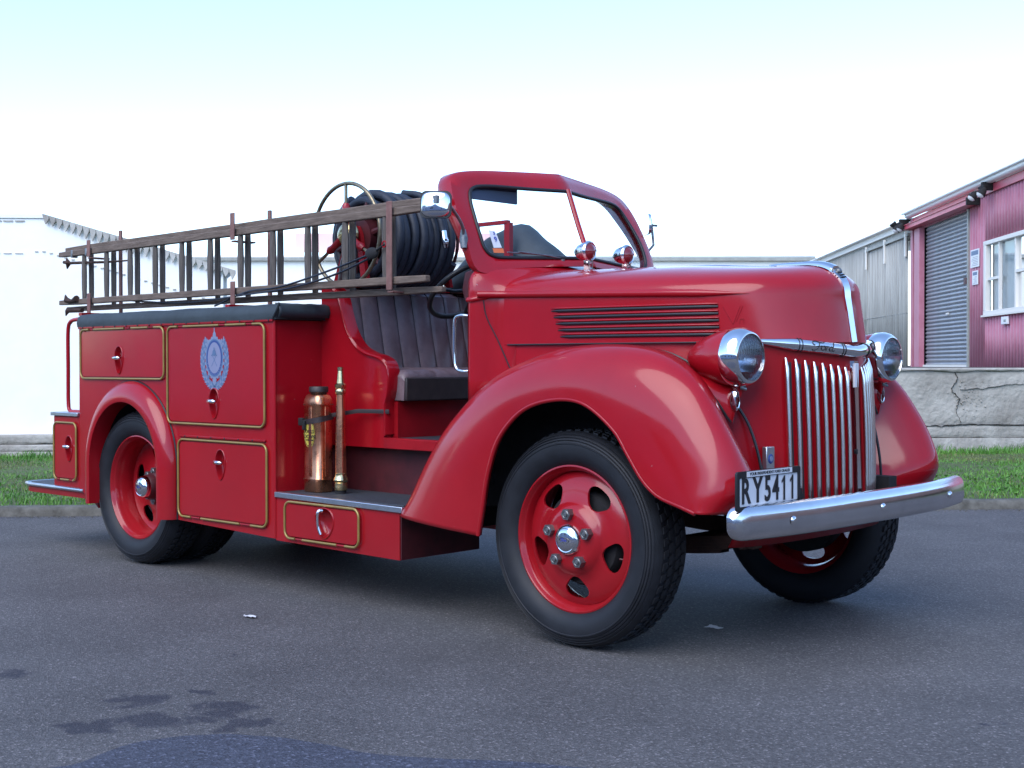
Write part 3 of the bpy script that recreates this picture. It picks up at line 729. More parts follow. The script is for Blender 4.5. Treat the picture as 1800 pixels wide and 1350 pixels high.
# ornament: a blade tapering backwards over the top of the nose
tp = [hoodpt(OUTS[-1], 1.50+.5*k/9) for k in range(10)]
last = tp[-1]; tp += [Vector((last.x-.035*k, 0, last.z+.0015*k)) for k in range(1, 6)]
rows = []; N = len(tp)
for i, p in enumerate(tp):
    k = i/(N-1); wd = .036*(1-k)**.8+.004; h = .024*(1-k)**.7+.004
    rows.append([p+Vector((0, wd*math.cos(a), h*math.sin(a)+.002)) for a in [PI*j/10 for j in range(11)]])
g = G().add(grid(rows)); g.f.append(tuple(range(11))); g.m.append(0)
o = P('hood_ornament', g, 'chrome', smooth=50)
p0 = tp[0]
P('ornament_boss', G().add(sphere((p0.x+.010, 0, p0.z+.006), .015, 12, 8)), 'steel', parent=o, world=True)
for k in range(3):
    q = hoodpt(OUTS[-1], 1.47-.055*k); t_ = (hoodpt(OUTS[-1], 1.5)-hoodpt(OUTS[-1], 1.4)).normalized()
    P('ornament_groove', G().add(tube([q+Vector((-.004, -.031, 0)), q+Vector((.012, -.014, .003)), q+Vector((.017, 0, .005)), q+Vector((.012, .014, .003)), q+Vector((-.004, .031, 0))], .0032, 6)), 'ink', parent=o, world=True)

# faint V8 scratched into the hood side
g = G()
for a, b in (((.495, 1.405), (.530, 1.335)), ((.565, 1.408), (.532, 1.335)), ((.575, 1.408), (.545, 1.345)), ((.560, 1.355), (.575, 1.355)), ((.560, 1.355), (.557, 1.335)), ((.575, 1.355), (.572, 1.335))):
    q = []
    for x, z in (a, b):
        xx = x+.0; q.append((lean(xx, z), -(oat(xx)+.0015), z))
    g.add(tube(q, .0013, 5))
P('side_emblem', g, 'redflat')

# ---- lower nose shell (grille surround)
SH = [(.44, .575), (.545, .535), (.615, .46), (.675, .375), (.735, .27), (.783, .16), (.810, .07), (.818, 0)]
SHS = cr(SH, 33)
def shell(u, z):
    x, y = u; f_ = (1.25-z)/.6
    return Vector((x+.022*f_*(1 if x > .6 else 1), y, z))
zs = [1.262, 1.24, 1.15, 1.05, .95, .85, .75, .66, .60]
rows = [[shell(u, z) for z in zs] for u in SHS]
g = G().add(grid(rows)).add(grid([[Vector((p.x, -p.y, p.z)) for p in r_] for r_ in rows]))
g.add(prism([(p[0]+.01, p[1]) for p in SHS]+[(p[0]+.01, -p[1]) for p in reversed(SHS[:-1])], .585, .600, 'z'))
P('grille_shell', g, 'red', merge=.0004, smooth=50)
# grille bars, eight each side
ARC = [SHS[i] for i in range(33)]
def at_y(y):
    for a, b in zip(ARC, ARC[1:]):
        if b[1] <= y <= a[1]:
            k = (a[1]-y)/(a[1]-b[1]+1e-9); return (a[0]+(b[0]-a[0])*k, y)
def nrm_at(y):
    a, b = at_y(min(.5, y+.01)), at_y(max(.0, y-.01)); d = Vector((b[0]-a[0], b[1]-a[1])).normalized()
    return Vector((-d.y, d.x)) if (-d.y) > 0 else Vector((d.y, -d.x))
for s in (-1, 1):
    for i in range(8):
        y = .335-.0385*i; u = at_y(y); n_ = nrm_at(y)
        top = 1.197-.0055*i
        pts = []
        for k in range(14):
            z = top-(top-.625)*k/13; p = shell(u, z); e = .016 if k else .008
            bl = .006*math.sin(PI*k/13)
            pts.append((p.x+n_.x*(e+bl), s*(p.y+n_.y*(e+bl)), p.z))
        b = P('grille_bar', G().add(tube(pts, [.005]+[.0092]*12+[.007], 8)), 'bar', smooth=60)
        rib = []
        for z in (top-.01, 1.0, .8, .625):
            p = shell(u, z); rib.append((p.x+n_.x*.004, s*(p.y+n_.y*.004), p.z))
        P('grille_rib', G().add(tube(rib, .0065, 6)), 'redflat', parent=b, world=True)
    for i in range(8):   # black slots between the bars
        y = .316-.0385*i; u = at_y(y); n_ = nrm_at(y); top = 1.180-.0055*i
        g = G(); q = []
        for z in np.linspace(top, .63, 8):
            p = shell(u, z)
            tdir = Vector((-n_.y, n_.x))
            q.append([(p.x+n_.x*.0028+tdir.x*a, s*(p.y+n_.y*.0028+tdir.y*a), p.z) for a in (-.006, .006)])
        g.add(grid(q)); P('grille_slot', g, 'ink')
# centre prow plate with ribs
g = G(); rows = []
for z in np.linspace(1.185, .635, 16):
    p = shell(SHS[-1], z); rows.append([(p.x-.004, -.020, z), (p.x+.016, -.016, z), (p.x+.022, 0, z), (p.x+.016, .016, z), (p.x-.004, .020, z)])
g.add(grid(rows))
o = P('grille_centre_bar', g, 'chrome', smooth=25)
P('badge_plate', G().add(cbox((.838, -.006, 1.125), (.012, .030, .10))), 'white', parent=o, world=True, bevel=.002)
P('crank_hole', G().add(tube([(.852, -.014, .80), (.852, -.014, .80)], .001, 6)).add(lathe([(0, .0), (.011, 0), (.011, .012), (0, .012)], 14, 'x', (.840, -.013, .81))), 'ink', parent=o, world=True)
P('amber_reflector', G().add(sphere((.826, -.048, 1.12), .02, 10, 8, (.5, .8, 1.2))), 'amber')

# chrome header bar across the nose with the maker's script
pts = []; rad = []
NH = 41
yy = list(np.linspace(-.45, .45, NH))
def header_pt(y, ex=0.):
    a = abs(y)
    u = at_y(a); n_ = nrm_at(max(.012, a))
    z = 1.222+.043*(a/.45)
    p = shell(u, z); sg = 1 if y >= 0 else -1
    return Vector((p.x+n_.x*(.012+ex), sg*(a+n_.y*(.012+ex)), z)), Vector((n_.x, sg*n_.y, 0))
for y in yy:
    p, _n = header_pt(y); pts.append(p); rad.append(.0265*min(1, .30+(.45-abs(y))*5.0))
# pointed at the centre
hb = P('nose_header_bar', G().add(tube(pts, rad, 14)), 'chrome', smooth=60)
for s in (-1, 1):
    for a in (.292, .280, .098, .086):
        p, n_ = header_pt(s*a); q0 = []
        tdir = Vector((-n_.y, n_.x, 0))
        for k in range(13):
            t = PI*k/12-PI/2; q0.append(p+n_*(.0272*math.cos(t))+Vector((0, 0, .0272*math.sin(t))))
        P('groove_ring', G().add(tube(q0, .0018, 6)), 'ink', parent=hb, world=True)
# script, drawn as pen strokes in (u,v)
def script():
    S_ = []
    S_.append([(-.54, .12), (-.64, .22), (-.62, .42), (-.44, .48), (-.20, .40), (-.02, .42), (.06, .50)])
    S_.append([(-.26, .40), (-.32, .10), (-.44, -.24), (-.60, -.36), (-.70, -.26)])
    S_.append([(-.46, .04), (-.32, .06), (-.16, .12)])
    S_.append([(-.06, .12), (-.17, .06), (-.20, -.14), (-.12, -.26), (-.02, -.18), (.02, .02), (-.06, .12), (.06, .10)])
    S_.append([(.06, .10), (.14, .12), (.10, -.06), (.06, -.26)])
    S_.append([(.10, -.04), (.17, .10), (.26, .12)])
    S_.append([(.46, .06), (.36, .12), (.28, -.02), (.28, -.20), (.36, -.26), (.44, -.14)])
    S_.append([(.58, .46), (.50, .14), (.43, -.14), (.48, -.26), (.58, -.18)])
    return S_
for s in (-1, 1):
    g = G()
    for stroke in script():
        q = []
        for a, b in cr(stroke, 4*len(stroke)):
            y = s*.188+a*.078*(1)    # runs left to right for someone in front of the nose
            p, n_ = header_pt(y)
            dz = b*.046-.001
            rr = math.sqrt(max(0, .0266**2-dz*dz))
            q.append(p+n_*(rr+.0004)+Vector((0, 0, dz)))
        g.add(tube(q, .0022, 5))
    P('maker_script', g, 'ink', parent=hb, world=True)

# ---- engine side aprons and underside
for s in (-1, 1):
    pl = [(.50, .42), (.45, .455), (.25, .497), (0, .532), (-.35, .572), (-.60, .60), (-.60, .40), (.50, .36)]
    P('engine_apron', G().add(prism([(x, s*(y-.004)) for x, y in pl], 1.04, 1.263, 'z')), 'red')
P('chassis', G().add(box(-4.3, .80, -.43, -.36, .57, .68)).add(box(-4.3, .80, .36, .43, .57, .68)).add(box(-1.0, .50, -.36, .36, .66, .74)).add(box(-3.5, -3.3, -.36, .36, .38, .6)), 'under')
P('axle', G().add(tube([(0, -.70, .45), (0, -.60, .40), (0, -.3, .36), (0, .3, .36), (0, .6, .40), (0, .70, .45)], .035, 8)), 'under')
P('axle', G().add(cyl((-3.4, -.7, .45), (-3.4, .7, .45), .05, 12)).add(sphere((-3.4, 0, .45), .17, 14, 10)), 'under')
for s in (-1, 1):
    g = G()
    for k in range(5):
        L_ = .52-.035*k
        g.add(grid([[(x, s*.37+dy, .46-.0145*k-.07*(1-(abs(x)/.52)**2)*.55+dz) for dy, dz in ((-.03, 0), (.03, 0), (.03, .014), (-.03, .014))] for x in np.linspace(-L_, L_+.06, 9)], False, True))
    P('leaf_spring', g, 'rust', smooth=20)
    P('spring_hanger', G().add(box(.50, .60, s*.37-.035, s*.37+.035, .42, .56)).add(cyl((.55, s*.37-.05, .44), (.55, s*.37+.05, .44), .025, 10)), 'rust', bevel=.006)
    P('steering_arm', G().add(tube([(.14, s*.62, .40), (.2, s*.3, .41), (.2, s*.0, .41)], .014, 8)), 'rust')

for s in (-1, 1):
    P('apron_seam', G().add(tube(cr([(.02, s*.532, 1.236), (.12, s*.518, 1.236), (.205, s*.502, 1.230), (.288, s*.489, 1.204), (.36, s*.476, 1.165), (.42, s*.463, 1.12)], 14), .0055, 6)), 'ink')

# ---- cowl
def csec(x, w_, zt, zsh, zb=.74, sq=1.):
    """half section from the centre line to the bottom edge"""
    o_ = []
    for k in range(11):
        ph = PI/2*(1-k/10)
        o_.append((x, w_*math.cos(ph)**sq, zsh+(zt-zsh)*math.sin(ph)**sq))
    for z in (1.40, 1.25, 1.10, zb): o_.append((x, w_, z))
    return o_
secs = [csec(-.54, .592, 1.618, 1.484, .98), csec(-.60, .604, 1.628, 1.488, .98), csec(-.63, .618, 1.640, 1.49, .98, .82), csec(-.67, .650, 1.652, 1.50, .98, .66), csec(-.70, .684, 1.660, 1.50, .98, .55), csec(-.725, .697, 1.660, 1.50, .98, .50), csec(-.745, .692, 1.655, 1.49, .98, .5)]
rows = [[Vector(p) for p in r_] for r_ in secs]
g = G().add(grid(rows)).add(grid([[Vector((p.x, -p.y, p.z)) for p in r_] for r_ in rows]))
P('cowl', g, 'red', merge=.0004, smooth=60, solid=(.012, -1))
# bead round the rear corner of the cowl
for s in (-1, 1):
    P('cowl_bead', G().add(tube(cr([(-.66, s*.632, 1.484), (-.695, s*.678, 1.474), (-.722, s*.694, 1.468), (-.742, s*.694, 1.468)], 10), .013, 8)), 'red', smooth=60)
P('firewall', G().add(box(-.69, -.68, -.60, .60, .62, 1.50)), 'under')
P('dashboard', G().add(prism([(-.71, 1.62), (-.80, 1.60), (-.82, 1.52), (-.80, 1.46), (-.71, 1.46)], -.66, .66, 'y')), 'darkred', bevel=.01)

# ---- windscreen frame
def half(loop, n):
    return [Vector(p) for p in cr(loop, n)]
NO = 44
L1 = [(-.605, 0, 1.690), (-.640, .20, 1.681), (-.680, .45, 1.670), (-.704, .560, 1.672), (-.722, .605, 1.705), (-.750, .614, 1.780), (-.790, .606, 1.860), (-.838, .586, 1.945), (-.862, .550, 2.000), (-.850, .46, 2.020), (-.80, .22, 2.024), (-.742, 0, 2.028)]
L2 = [(-.585, 0, 1.650), (-.618, .20, 1.640), (-.655, .47, 1.620), (-.678, .610, 1.590), (-.708, .680, 1.615), (-.748, .697, 1.74), (-.802, .695, 1.86), (-.860, .680, 1.975), (-.902, .632, 2.058), (-.893, .49, 2.094), (-.848, .22, 2.112), (-.80, 0, 2.120)]
def shift(L, dx, ins, dz=0.):
    o_ = []
    for i, (x, y, z) in enumerate(L):
        up = min(1, max(0, (z-1.66)/.35))
        o_.append((x-dx[0]*(1-up)-dx[1]*up, y*(1-ins), z+dz*up))
    return o_
A = half(L1, NO); B = half(L2, NO)
A0 = [p+Vector((-.035, 0, 0)) for p in A]; Ai = [p+Vector((-.004, 0, 0)) for p in A]
B1 = half(shift(L2, (.018, .030), .002, .004), NO)
B2 = half(shift(L2, (.040, .085), .006, .000), NO)
B3 = half(shift(L2, (.048, .105), .02, -.018), NO)
C1 = half(shift(L2, (.046, .095), .06, -.035), NO)
rows = [A0, Ai, A, [a*.5+b*.5+Vector((.006, 0, 0)) for a, b in zip(A, B)], B, B1, B2, B3, C1, A0]
g = G().add(grid(rows)).add(grid([[Vector((p.x, -p.y, p.z)) for p in r_] for r_ in rows]))
P('windscreen_frame', g, 'red', merge=.0006, smooth=60)
P('windscreen_seal', G().add(tube([p+Vector((.002, 0, 0)) for p in A]+[Vector((p.x+.002, -p.y, p.z)) for p in reversed(A[1:-1])], .009, 8, closed=True)), 'black', smooth=60)
for s in (-1, 1):
    pl = [Vector((p.x-.010, s*p.y, p.z)) for p in A]
    g = G(); g.v = [tuple(p) for p in pl]
    cx = Vector((-.73, s*.3, 1.85)); g.v.append(tuple(cx)); n_ = len(pl)
    g.f = [(i, (i+1) % n_, n_) for i in range(n_)]; g.m = [0]*n_
    P('windscreen_pane', g, M['glass'], smooth=179, label='right-hand windscreen pane with a white registration sticker' if s < 0 else None)
P('windscreen_divider', G().add(tube([(-.600, 0, 1.685), (-.672, 0, 1.86), (-.738, 0, 2.036)], .013, 8)), 'red')
# header panel on top (short peak behind the frame)
# wipers
for y, e in ((-.20, 1),):
    P('wiper', G().add(tube([(-.632, -.165, 1.648), (-.632, -.165, 1.678)], .012, 8)).add(tube([(-.628, -.16, 1.680), (-.640, -.26, 1.690), (-.672, -.43, 1.700)], .0045, 6)).add(tube([(-.644, -.14, 1.694), (-.678, -.50, 1.694)], .0035, 6)), 'steel')
P('registration_sticker', G().add(([( -.728, -.575, 1.795), (-.722, -.535, 1.792), (-.694, -.520, 1.715), (-.705, -.563, 1.712)], [(0, 1, 2, 3)])), 'white', recalc=False)
g = G(); g.add(([(-.702, -.575, 1.709), (-.690, -.515, 1.711), (-.683, -.515, 1.690), (-.695, -.572, 1.688)], [(0, 1, 2, 3)]))
P('warning_sticker', g, 'orange', recalc=False)
tx = basis((-.708, -.547, 1.752), (.05, .42, 0), (-.35, .05, 1))
P('sticker_print', G().add(text_geo('9', .036), 0, tx).add(text_geo('3', .022), 0, tx @ Matrix.Translation((-.002, .030, 0))), 'blueink')
P('sun_visor', G().add(box(-.885, -.873, -.56, -.22, 1.955, 2.03)), 'visor', bevel=.004)

# ---- seat, floor and seat sides
P('cab_floor', G().add(box(-2.02, -.72, -.50, .50, .775, .800)), 'mat')
for s in (-1, 1): P('floor_sill', G().add(box(-1.50, -.72, min(s*.545, s*.50), max(s*.545, s*.50), .748, .803)), 'redflat', bevel=.004)
P('seat_base', G().add(box(-2.0, -1.475, -.47, .47, .80, .985)), 'redflat')
g = G(); 
rows = []
ny = 60
for j in range(ny+1):
    y = -.47+.94*j/ny; pl = abs(math.sin(PI*(y+.47)/.1175)); puff = .010*pl**.45
    e = min(1, (0.47-abs(y))/.03+.0)**.5 if abs(y) < .47 else 0
    t = 1.118+.022*e+puff
    rows.append([(-1.90, y, 1.0), (-1.90, y, t), (-1.75, y, t+.008), (-1.60, y, t+.006), (-1.50, y, t), (-1.445, y, t-.008-.0*puff), (-1.425, y, t-.030), (-1.422, y, 1.10), (-1.430, y, .990)])
g = G().add(grid(rows)); 
g.f.append(tuple(range(9))); g.m.append(0); g.f.append(tuple(ny*9+k for k in reversed(range(9)))); g.m.append(0)
P('seat_cushion', g, 'leather', smooth=40)
P('cushion_skirt', G().add(box(-1.43, -1.410, -.468, .468, .988, 1.108)), 'leatherdark', bevel=.008)
rows = []
for j in range(97):
    y = -.50+1.0*j/96; pl = abs(math.sin(PI*(y+.50)/.125)); puff = .016*pl**.4
    row = [(-1.99, y, 1.0), (-1.99, y, 1.560), (-1.965, y, 1.585), (-1.93, y, 1.578)]
    for k in range(8):
        z = 1.555-.44*k/7; row.append((-1.895+.09*k/7+puff-.006*((k/7-.5)**2), y, z))
    row.append((-1.82, y, 1.08)); rows.append(row)
g = G().add(grid(rows)); nn = len(rows[0])
g.f.append(tuple(range(nn))); g.m.append(0); g.f.append(tuple(96*nn+k for k in reversed(range(nn)))); g.m.append(0)
P('seat_back', g, 'leather', smooth=40)
for k in range(1, 8):
    y = -.50+.125*k
    P('seat_piping', G().add(tube([(-1.915, y, 1.572), (-1.893, y, 1.553), (-1.850, y, 1.33), (-1.805, y, 1.12)], .0032, 5)), 'leatherdark')
# scroll sides
prof = cr([(-2.03, 1.605), (-1.96, 1.590), (-1.885, 1.535), (-1.84, 1.42), (-1.80, 1.335), (-1.735, 1.265), (-1.65, 1.228), (-1.575, 1.212), (-1.510, 1.180), (-1.485, 1.120), (-1.492, 1.03), (-1.512, .97)], 40)
for s in (-1, 1):
    poly = [(p[0], p[1]) for p in prof]+[(-1.512, .748), (-2.03, .748)]
    P('cab_side_panel', G().add(prism(poly, s*.515, s*.485, 'y')), 'red', smooth=30)
    rows = []
    pr = [Vector((p[0], 0, p[1])) for p in prof]+[Vector((-1.512, 0, .90)), Vector((-1.512, 0, .81))]
    P('panel_rim', G().add(grid([[ (p.x-.004, s*.530, p.z-.006), (p.x+.004, s*.533, p.z), (p.x+.010, s*.525, p.z+.008), (p.x+.010, s*.455, p.z+.008), (p.x+.002, s*.450, p.z), (p.x-.006, s*.455, p.z-.012)] for p in pr], False, True)), 'red', smooth=50)
# recess wall beneath the floor
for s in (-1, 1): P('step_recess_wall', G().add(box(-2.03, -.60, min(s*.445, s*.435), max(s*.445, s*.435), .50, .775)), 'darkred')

# ---- steering wheel
cS = Vector((-1.128, -.30, 1.548)); ax = Vector((-.60, 0, .80)).normalized()
e1 = Vector((0, 1, 0)); e2 = ax.cross(e1)
ring = [cS+(e1*math.cos(2*PI*k/40)+e2*math.sin(2*PI*k/40))*.218 for k in range(40)]
o = P('steering_wheel', G().add(tube(ring, .0135, 10, closed=True)).add(cyl(cS-ax*.02, cS+ax*.02, .032, 16)), 'black', smooth=60)
for a in (178, 298, 58):
    d = e1*math.cos(R(a))+e2*math.sin(R(a))
    P('spoke', G().add(tube([cS+d*.02-ax*.006, cS+d*.11-ax*.016, cS+d*.213], .0085, 8)), 'black', parent=o, world=True, smooth=60)
P('steering_column', G().add(cyl(cS, cS-ax*.62, .022, 14)), 'black', smooth=60)
P('grab_handle', G().add(tube(cr([(-.745, -.690, 1.395), (-.79, -.700, 1.398), (-.822, -.700, 1.380), (-.828, -.700, 1.30), (-.826, -.700, 1.20), (-.812, -.700, 1.155), (-.78, -.70, 1.142), (-.745, -.690, 1.142)], 26), .0075, 10)), 'chrome', smooth=60)

# ---- front fenders
def fender_grid(s):
    #      lip x,z        crown x,z,y        inner x,z,y
    S_ = [(-.455, .435, -1.075, .470, .79, -1.085, .470, .42),
          (-.432, .540, -1.000, .560, .79, -1.010, .560, .42),
          (-.395, .710, -.885, .735, .785, -.895, .735, .42),
          (-.325, .865, -.725, .925, .775, -.740, .915, .42),
          (-.190, .982, -.460, 1.125, .760, -.470, 1.095, .42),
          (-.020, 1.028, -.135, 1.232, .750, -.135, 1.195, .42),
          (.140, 1.015, .140, 1.255, .745, .140, 1.215, .42),
          (.290, .918, .390, 1.225, .745, .340, 1.165, .42),
          (.365, .820, .590, 1.115, .770, .380, 1.020, .42),
          (.435, .728, .712, .955, .785, .430, .830, .42),
          (.510, .670, .792, .810, .775, .520, .70, .42),
          (.610, .638, .822, .705, .745, .600, .66, .42),
          (.680, .616, .775, .612, .730, .640, .62, .42)]
    n1 = 66
    L = cr(S_, n1); rows = []
    for r_ in L:
        lx, lz, cx, cz, cy, ix, iz, iy = r_
        row = [(lx, s*.900, lz-.0), (lx, s*.922, lz)]
        lip = .930
        for k in range(15):
            ph = PI/2*k/14
            h = 1-max(0, math.cos(ph))**.86; m_ = math.sin(ph)**.86
            row.append((lx+(cx-lx)*m_, s*(lip+(cy-lip)*h), lz+(cz-lz)*m_))
        for k in range(1, 9):
            t = k/8; e = t*t*(3-2*t)
            row.append((cx+(ix-cx)*e, s*(cy+(iy-cy)*t), cz+(iz-cz)*e))
        rows.append(row)
    return rows
for s in (-1, 1):
    o = P('front_fender', G().add(grid(fender_grid(s))), ['red', 'under'], smooth=60, recalc=False)
    me = o.data
    bm = bmesh.new(); bm.from_mesh(me); bmesh.ops.recalc_face_normals(bm, faces=bm.faces)
    # make normals point outwards
    f = min(bm.faces, key=lambda q: (q.calc_center_median()-Vector((.14, s*.80, 1.27))).length)
    if f.normal.z < 0: bmesh.ops.reverse_faces(bm, faces=bm.faces)
    bm.to_mesh(me); bm.free()
    md = o.modifiers.new('solid', 'SOLIDIFY'); md.thickness = .012; md.offset = -1; md.material_offset = 1; md.material_offset_rim = 0
    # rolled lip
    P('fender_lip', G().add(tube([Vector(r_[1])+Vector((0, 0, 0)) for r_ in fender_grid(s)], .010, 8)), 'red', parent=o, world=True, smooth=60)
    # dark welting between fender and nose shell
    P('fender_welt', G().add(tube(cr([(.515, s*.565, 1.085), (.578, s*.535, 1.035), (.632, s*.505, .95), (.668, s*.492, .85), (.690, s*.485, .75), (.700, s*.480, .66)], 20), .0065, 6)), 'ink', parent=o, world=True)
    # inner splash panel hiding the engine bay
    P('wheelhouse', G().add(prism([(-.92, .50), (-.86, .66), (-.70, .86), (-.45, 1.05), (-.13, 1.165), (.14, 1.19), (.34, 1.15), (.48, 1.05), (.58, .90), (.62, .75), (.60, .68), (.30, .62), (-.3, .55)], s*.585, s*.565, 'y')), 'under')

# ---- headlights, marker lights
def revolve_x(prof, c, n=36, sy=1., sz=1.):
    v, f = lathe(prof, n, 'x', (0, 0, 0)); return [(x+c[0], y*sy+c[1], z*sz+c[2]) for x, y, z in v], f
HX, HY, HZ = .672, .578, 1.198
for s in (-1, 1):
    c_ = (HX, s*HY, HZ)
    shellp = [(.0, -.268), (.024, -.258), (.052, -.230), (.084, -.172), (.104, -.112), (.112, -.07), (.113, -.040)]
    o = P('headlight', G().add(revolve_x(shellp, c_)), 'red', smooth=60)
    # neck blending the bowl into the fender
    tp_ = [(c_[0]-.075+.090*math.cos(a), HY+.072*math.sin(a), HZ-.055) for a in [PI-2*PI*k/30 for k in range(30)]]
    key_ = [(.440, .560, 1.175), (.470, .620, 1.135), (.541, .660, 1.083), (.580, .632, 1.020), (.618, .592, .940), (.612, .570, .985), (.590, .545, 1.040), (.540, .530, 1.100), (.470, .530, 1.160), (.440, .560, 1.175)]
    bt_ = [(p[0], p[1], p[2]) for p in cr(key_, 31)[:30]]
    # start both rings at the back and run outwards first
    rows_ = []
    for j_ in range(7):
        t = j_/6; e_ = t*t*(3-2*t)
        rows_.append([((a[0]*(1-t)+b[0]*t), s*(a[1]*(1-e_)+b[1]*e_), a[2]*(1-t)+b[2]*t) for a, b in zip([tp_[0]]+tp_[:0:-1], bt_)])
    P('headlight_neck', G().add(grid(rows_, False, True)), 'red', parent=o, world=True, smooth=60)
    P('neck_trim', G().add(tube([(p[0]+.003, s*(p[1]+.002), p[2]+.003) for p in bt_[6:20]], .0048, 6)), 'ink', parent=o, world=True)
    P('headlight_rim', G().add(revolve_x([(.112, -.050), (.1165, -.044), (.118, -.020), (.1165, -.002), (.111, .014), (.103, .026), (.097, .031), (.092, .031), (.089, .024)], c_, 44)), 'chrome', parent=o, world=True, smooth=60)
    P('reflector', G().add(revolve_x([(0, -.055), (.03, -.05), (.06, -.025), (.080, .002), (.090, .024)], c_, 36)), 'reflector', parent=o, world=True, smooth=60)
    P('bulb', G().add(sphere((HX-.02, s*HY, HZ), .013, 10, 8)), 'white', parent=o, world=True)
    g = G().add(revolve_x([(0, .046), (.03, .044), (.06, .039), (.08, .032), (.091, .026)], c_, 36))
    P('headlight_glass', g, M['lens2'], parent=o, world=True, smooth=60)
    for k in range(12):
        yy_ = -.066+.012*k; h0 = math.sqrt(max(0, .082**2-yy_**2)); xg = HX+.046-(yy_**2)*2.0
        P('lens_flute', G().add(tube([(xg-.012, s*HY+yy_, HZ+h0*.95), (xg-.004, s*HY+yy_, HZ+h0*.55), (xg-.0015, s*HY+yy_, HZ+.01)], .0016, 5)), M['lampglass'], parent=o, world=True)
    P('rim_clip', G().add(tube([(HX-.01, s*HY-.015, HZ-.118), (HX+.005, s*HY, HZ-.124), (HX-.01, s*HY+.015, HZ-.118)], .006, 6)), 'steel', parent=o, world=True)
    # V-shaped pedestal trim below the lamp

    m_ = P('marker_light', G().add(revolve_x([(0, -.03), (.017, -.02), (.021, 0), (.021, .012), (.017, .018), (.014, .016)], (.632, s*.592, 1.032), 24, .85, 2.15)), 'chrome', smooth=60)
    P('marker_lens', G().add(revolve_x([(0, .022), (.008, .021), (.015, .015)], (.632, s*.592, 1.032), 20, .85, 2.15)), M['lampglass'], parent=m_, world=True, smooth=60)
    P('marker_stem', G().add(tube([(.632, s*.592, .985), (.624, s*.593, .942)], [.006, .003], 6)), 'redflat', parent=m_, world=True)

# ---- red lamps on the scuttle
for s in (-1, 1):
    c_ = (-.485, s*.145, 1.708)
    o = P('warning_lamp', G().add(revolve_x([(0, -.075), (.02, -.072), (.036, -.05), (.044, -.02), (.046, -.004)], c_, 26)), 'chrome', smooth=60)
    P('lamp_rim', G().add(revolve_x([(.046, -.010), (.050, 0), (.049, .010), (.043, .016), (.039, .012)], c_, 28)), 'chrome', parent=o, world=True, smooth=60)
    P('lamp_lens', G().add(revolve_x([(0, .034), (.015, .031), (.03, .022), (.041, .010)], c_, 26)), 'lens', parent=o, world=True, smooth=60)
    P('lamp_bracket', G().add(box(-.500, -.470, s*.145-.016, s*.145-.010, 1.615, 1.668)).add(box(-.500, -.470, s*.145+.010, s*.145+.016, 1.615, 1.668)).add(box(-.504, -.466, s*.145-.02, s*.145+.02, 1.608, 1.622)).add(cyl((-.485, s*.145-.02, 1.655), (-.485, s*.145+.02, 1.655), .006, 8)), 'chrome', parent=o, world=True)

# ---- mirrors
g = G().add(prism(rrect(-.098, .098, -.064, .064, .034), -.010, .0, 'y'))
T = basis((-.752, -.885, 1.887), (-.80, -.60, .02), (.60, -.80, .04))
mo = P('wing_mirror', G().add((lambda v, f: (v, f))(*prism(rrect(-.070, .070, -.061, .061, .026), -.006, .008, 'y')), 0, T), 'black', smooth=40)
P('mirror_glass', G().add(prism(rrect(-.066, .066, -.057, .057, .024), -.010, -.0065, 'y'), 0, T), 'chrome', parent=mo, world=True)
P('mirror_back', G().add(grid([[(a*.066*f_, .008+h_, b*.057*f_) for a, b in [(math.copysign(abs(math.cos(q))**.55, math.cos(q)), math.copysign(abs(math.sin(q))**.55, math.sin(q))) for q in [2*PI*k/32 for k in range(32)]]] for f_, h_ in ((1, 0), (.96, .008), (.85, .013), (.6, .017), (.3, .019), (0, .0195))], False, True), 0, T), 'chrome', parent=mo, world=True, smooth=60)
P('mirror_arm', G().add(tube(cr([(-.738, -.890, 1.905), (-.720, -.850, 1.895), (-.735, -.775, 1.850), (-.748, -.720, 1.795), (-.765, -.705, 1.740)], 16), .0075, 8)).add(cbox((-.736, -.896, 1.908), (.03, .03, .035))), 'steel', parent=mo, world=True, smooth=50)
P('mirror_bracket', G().add(tube([(-.765, -.702, 1.79), (-.762, -.702, 1.75), (-.758, -.704, 1.705)], [.012, .020, .016], 10)), 'steel', parent=mo, world=True, smooth=60)
mo = P('wing_mirror', G().add(prism([(a+.0, b) for a, b in rrect(-.075, .075, -.055, .055, .03)], -.006, .008, 'y'), 0, basis((-.845, .775, 1.930), (-.80, .60, 0), (.60, .80, 0))), 'chrome', smooth=40, label='far-side mirror seen edge-on')
P('mirror_arm', G().add(tube([(-.835, .80, 1.965), (-.835, .815, 1.90), (-.815, .80, 1.82), (-.795, .72, 1.775)], .0075, 8)).add(tube([(-.845, .78, 1.93), (-.830, .85, 1.93)], .007, 6)), 'steel', parent=mo, world=True)

# ---- bumper
g = G(); rows = []
YS_ = [-math.sin(PI/2*(1-k/30)) if k <= 30 else math.sin(PI/2*((k-30)/30)) for k in range(61)]
for k in range(61):
    y = .945*YS_[k]; e = abs(y)/.945
    x = .945-.085*e**3.2; z = .592+.0*y
    t_ = max(0, (e-.94)/.06); hh = .064*math.sqrt(max(0, 1-.86*t_**2.2)); th = 1-.5*t_**3; x -= .012*t_**2
    sec = [(-.026, 1.0), (-.004, 1.0), (.016, .80), (.024, .45), (.026, 0), (.024, -.5), (.016, -.88), (-.002, -1.0), (-.022, -1.0), (-.024, -.5), (-.024, 0), (-.025, .5)]
    rows.append([(x+a*th, y, z+b*hh) for a, b in sec])
g.add(grid(rows, False, True)); g.f += [tuple(range(12)), tuple(60*12+i for i in reversed(range(12)))]; g.m += [0, 0]
o = P('bumper', g, 'bumper', smooth=50)
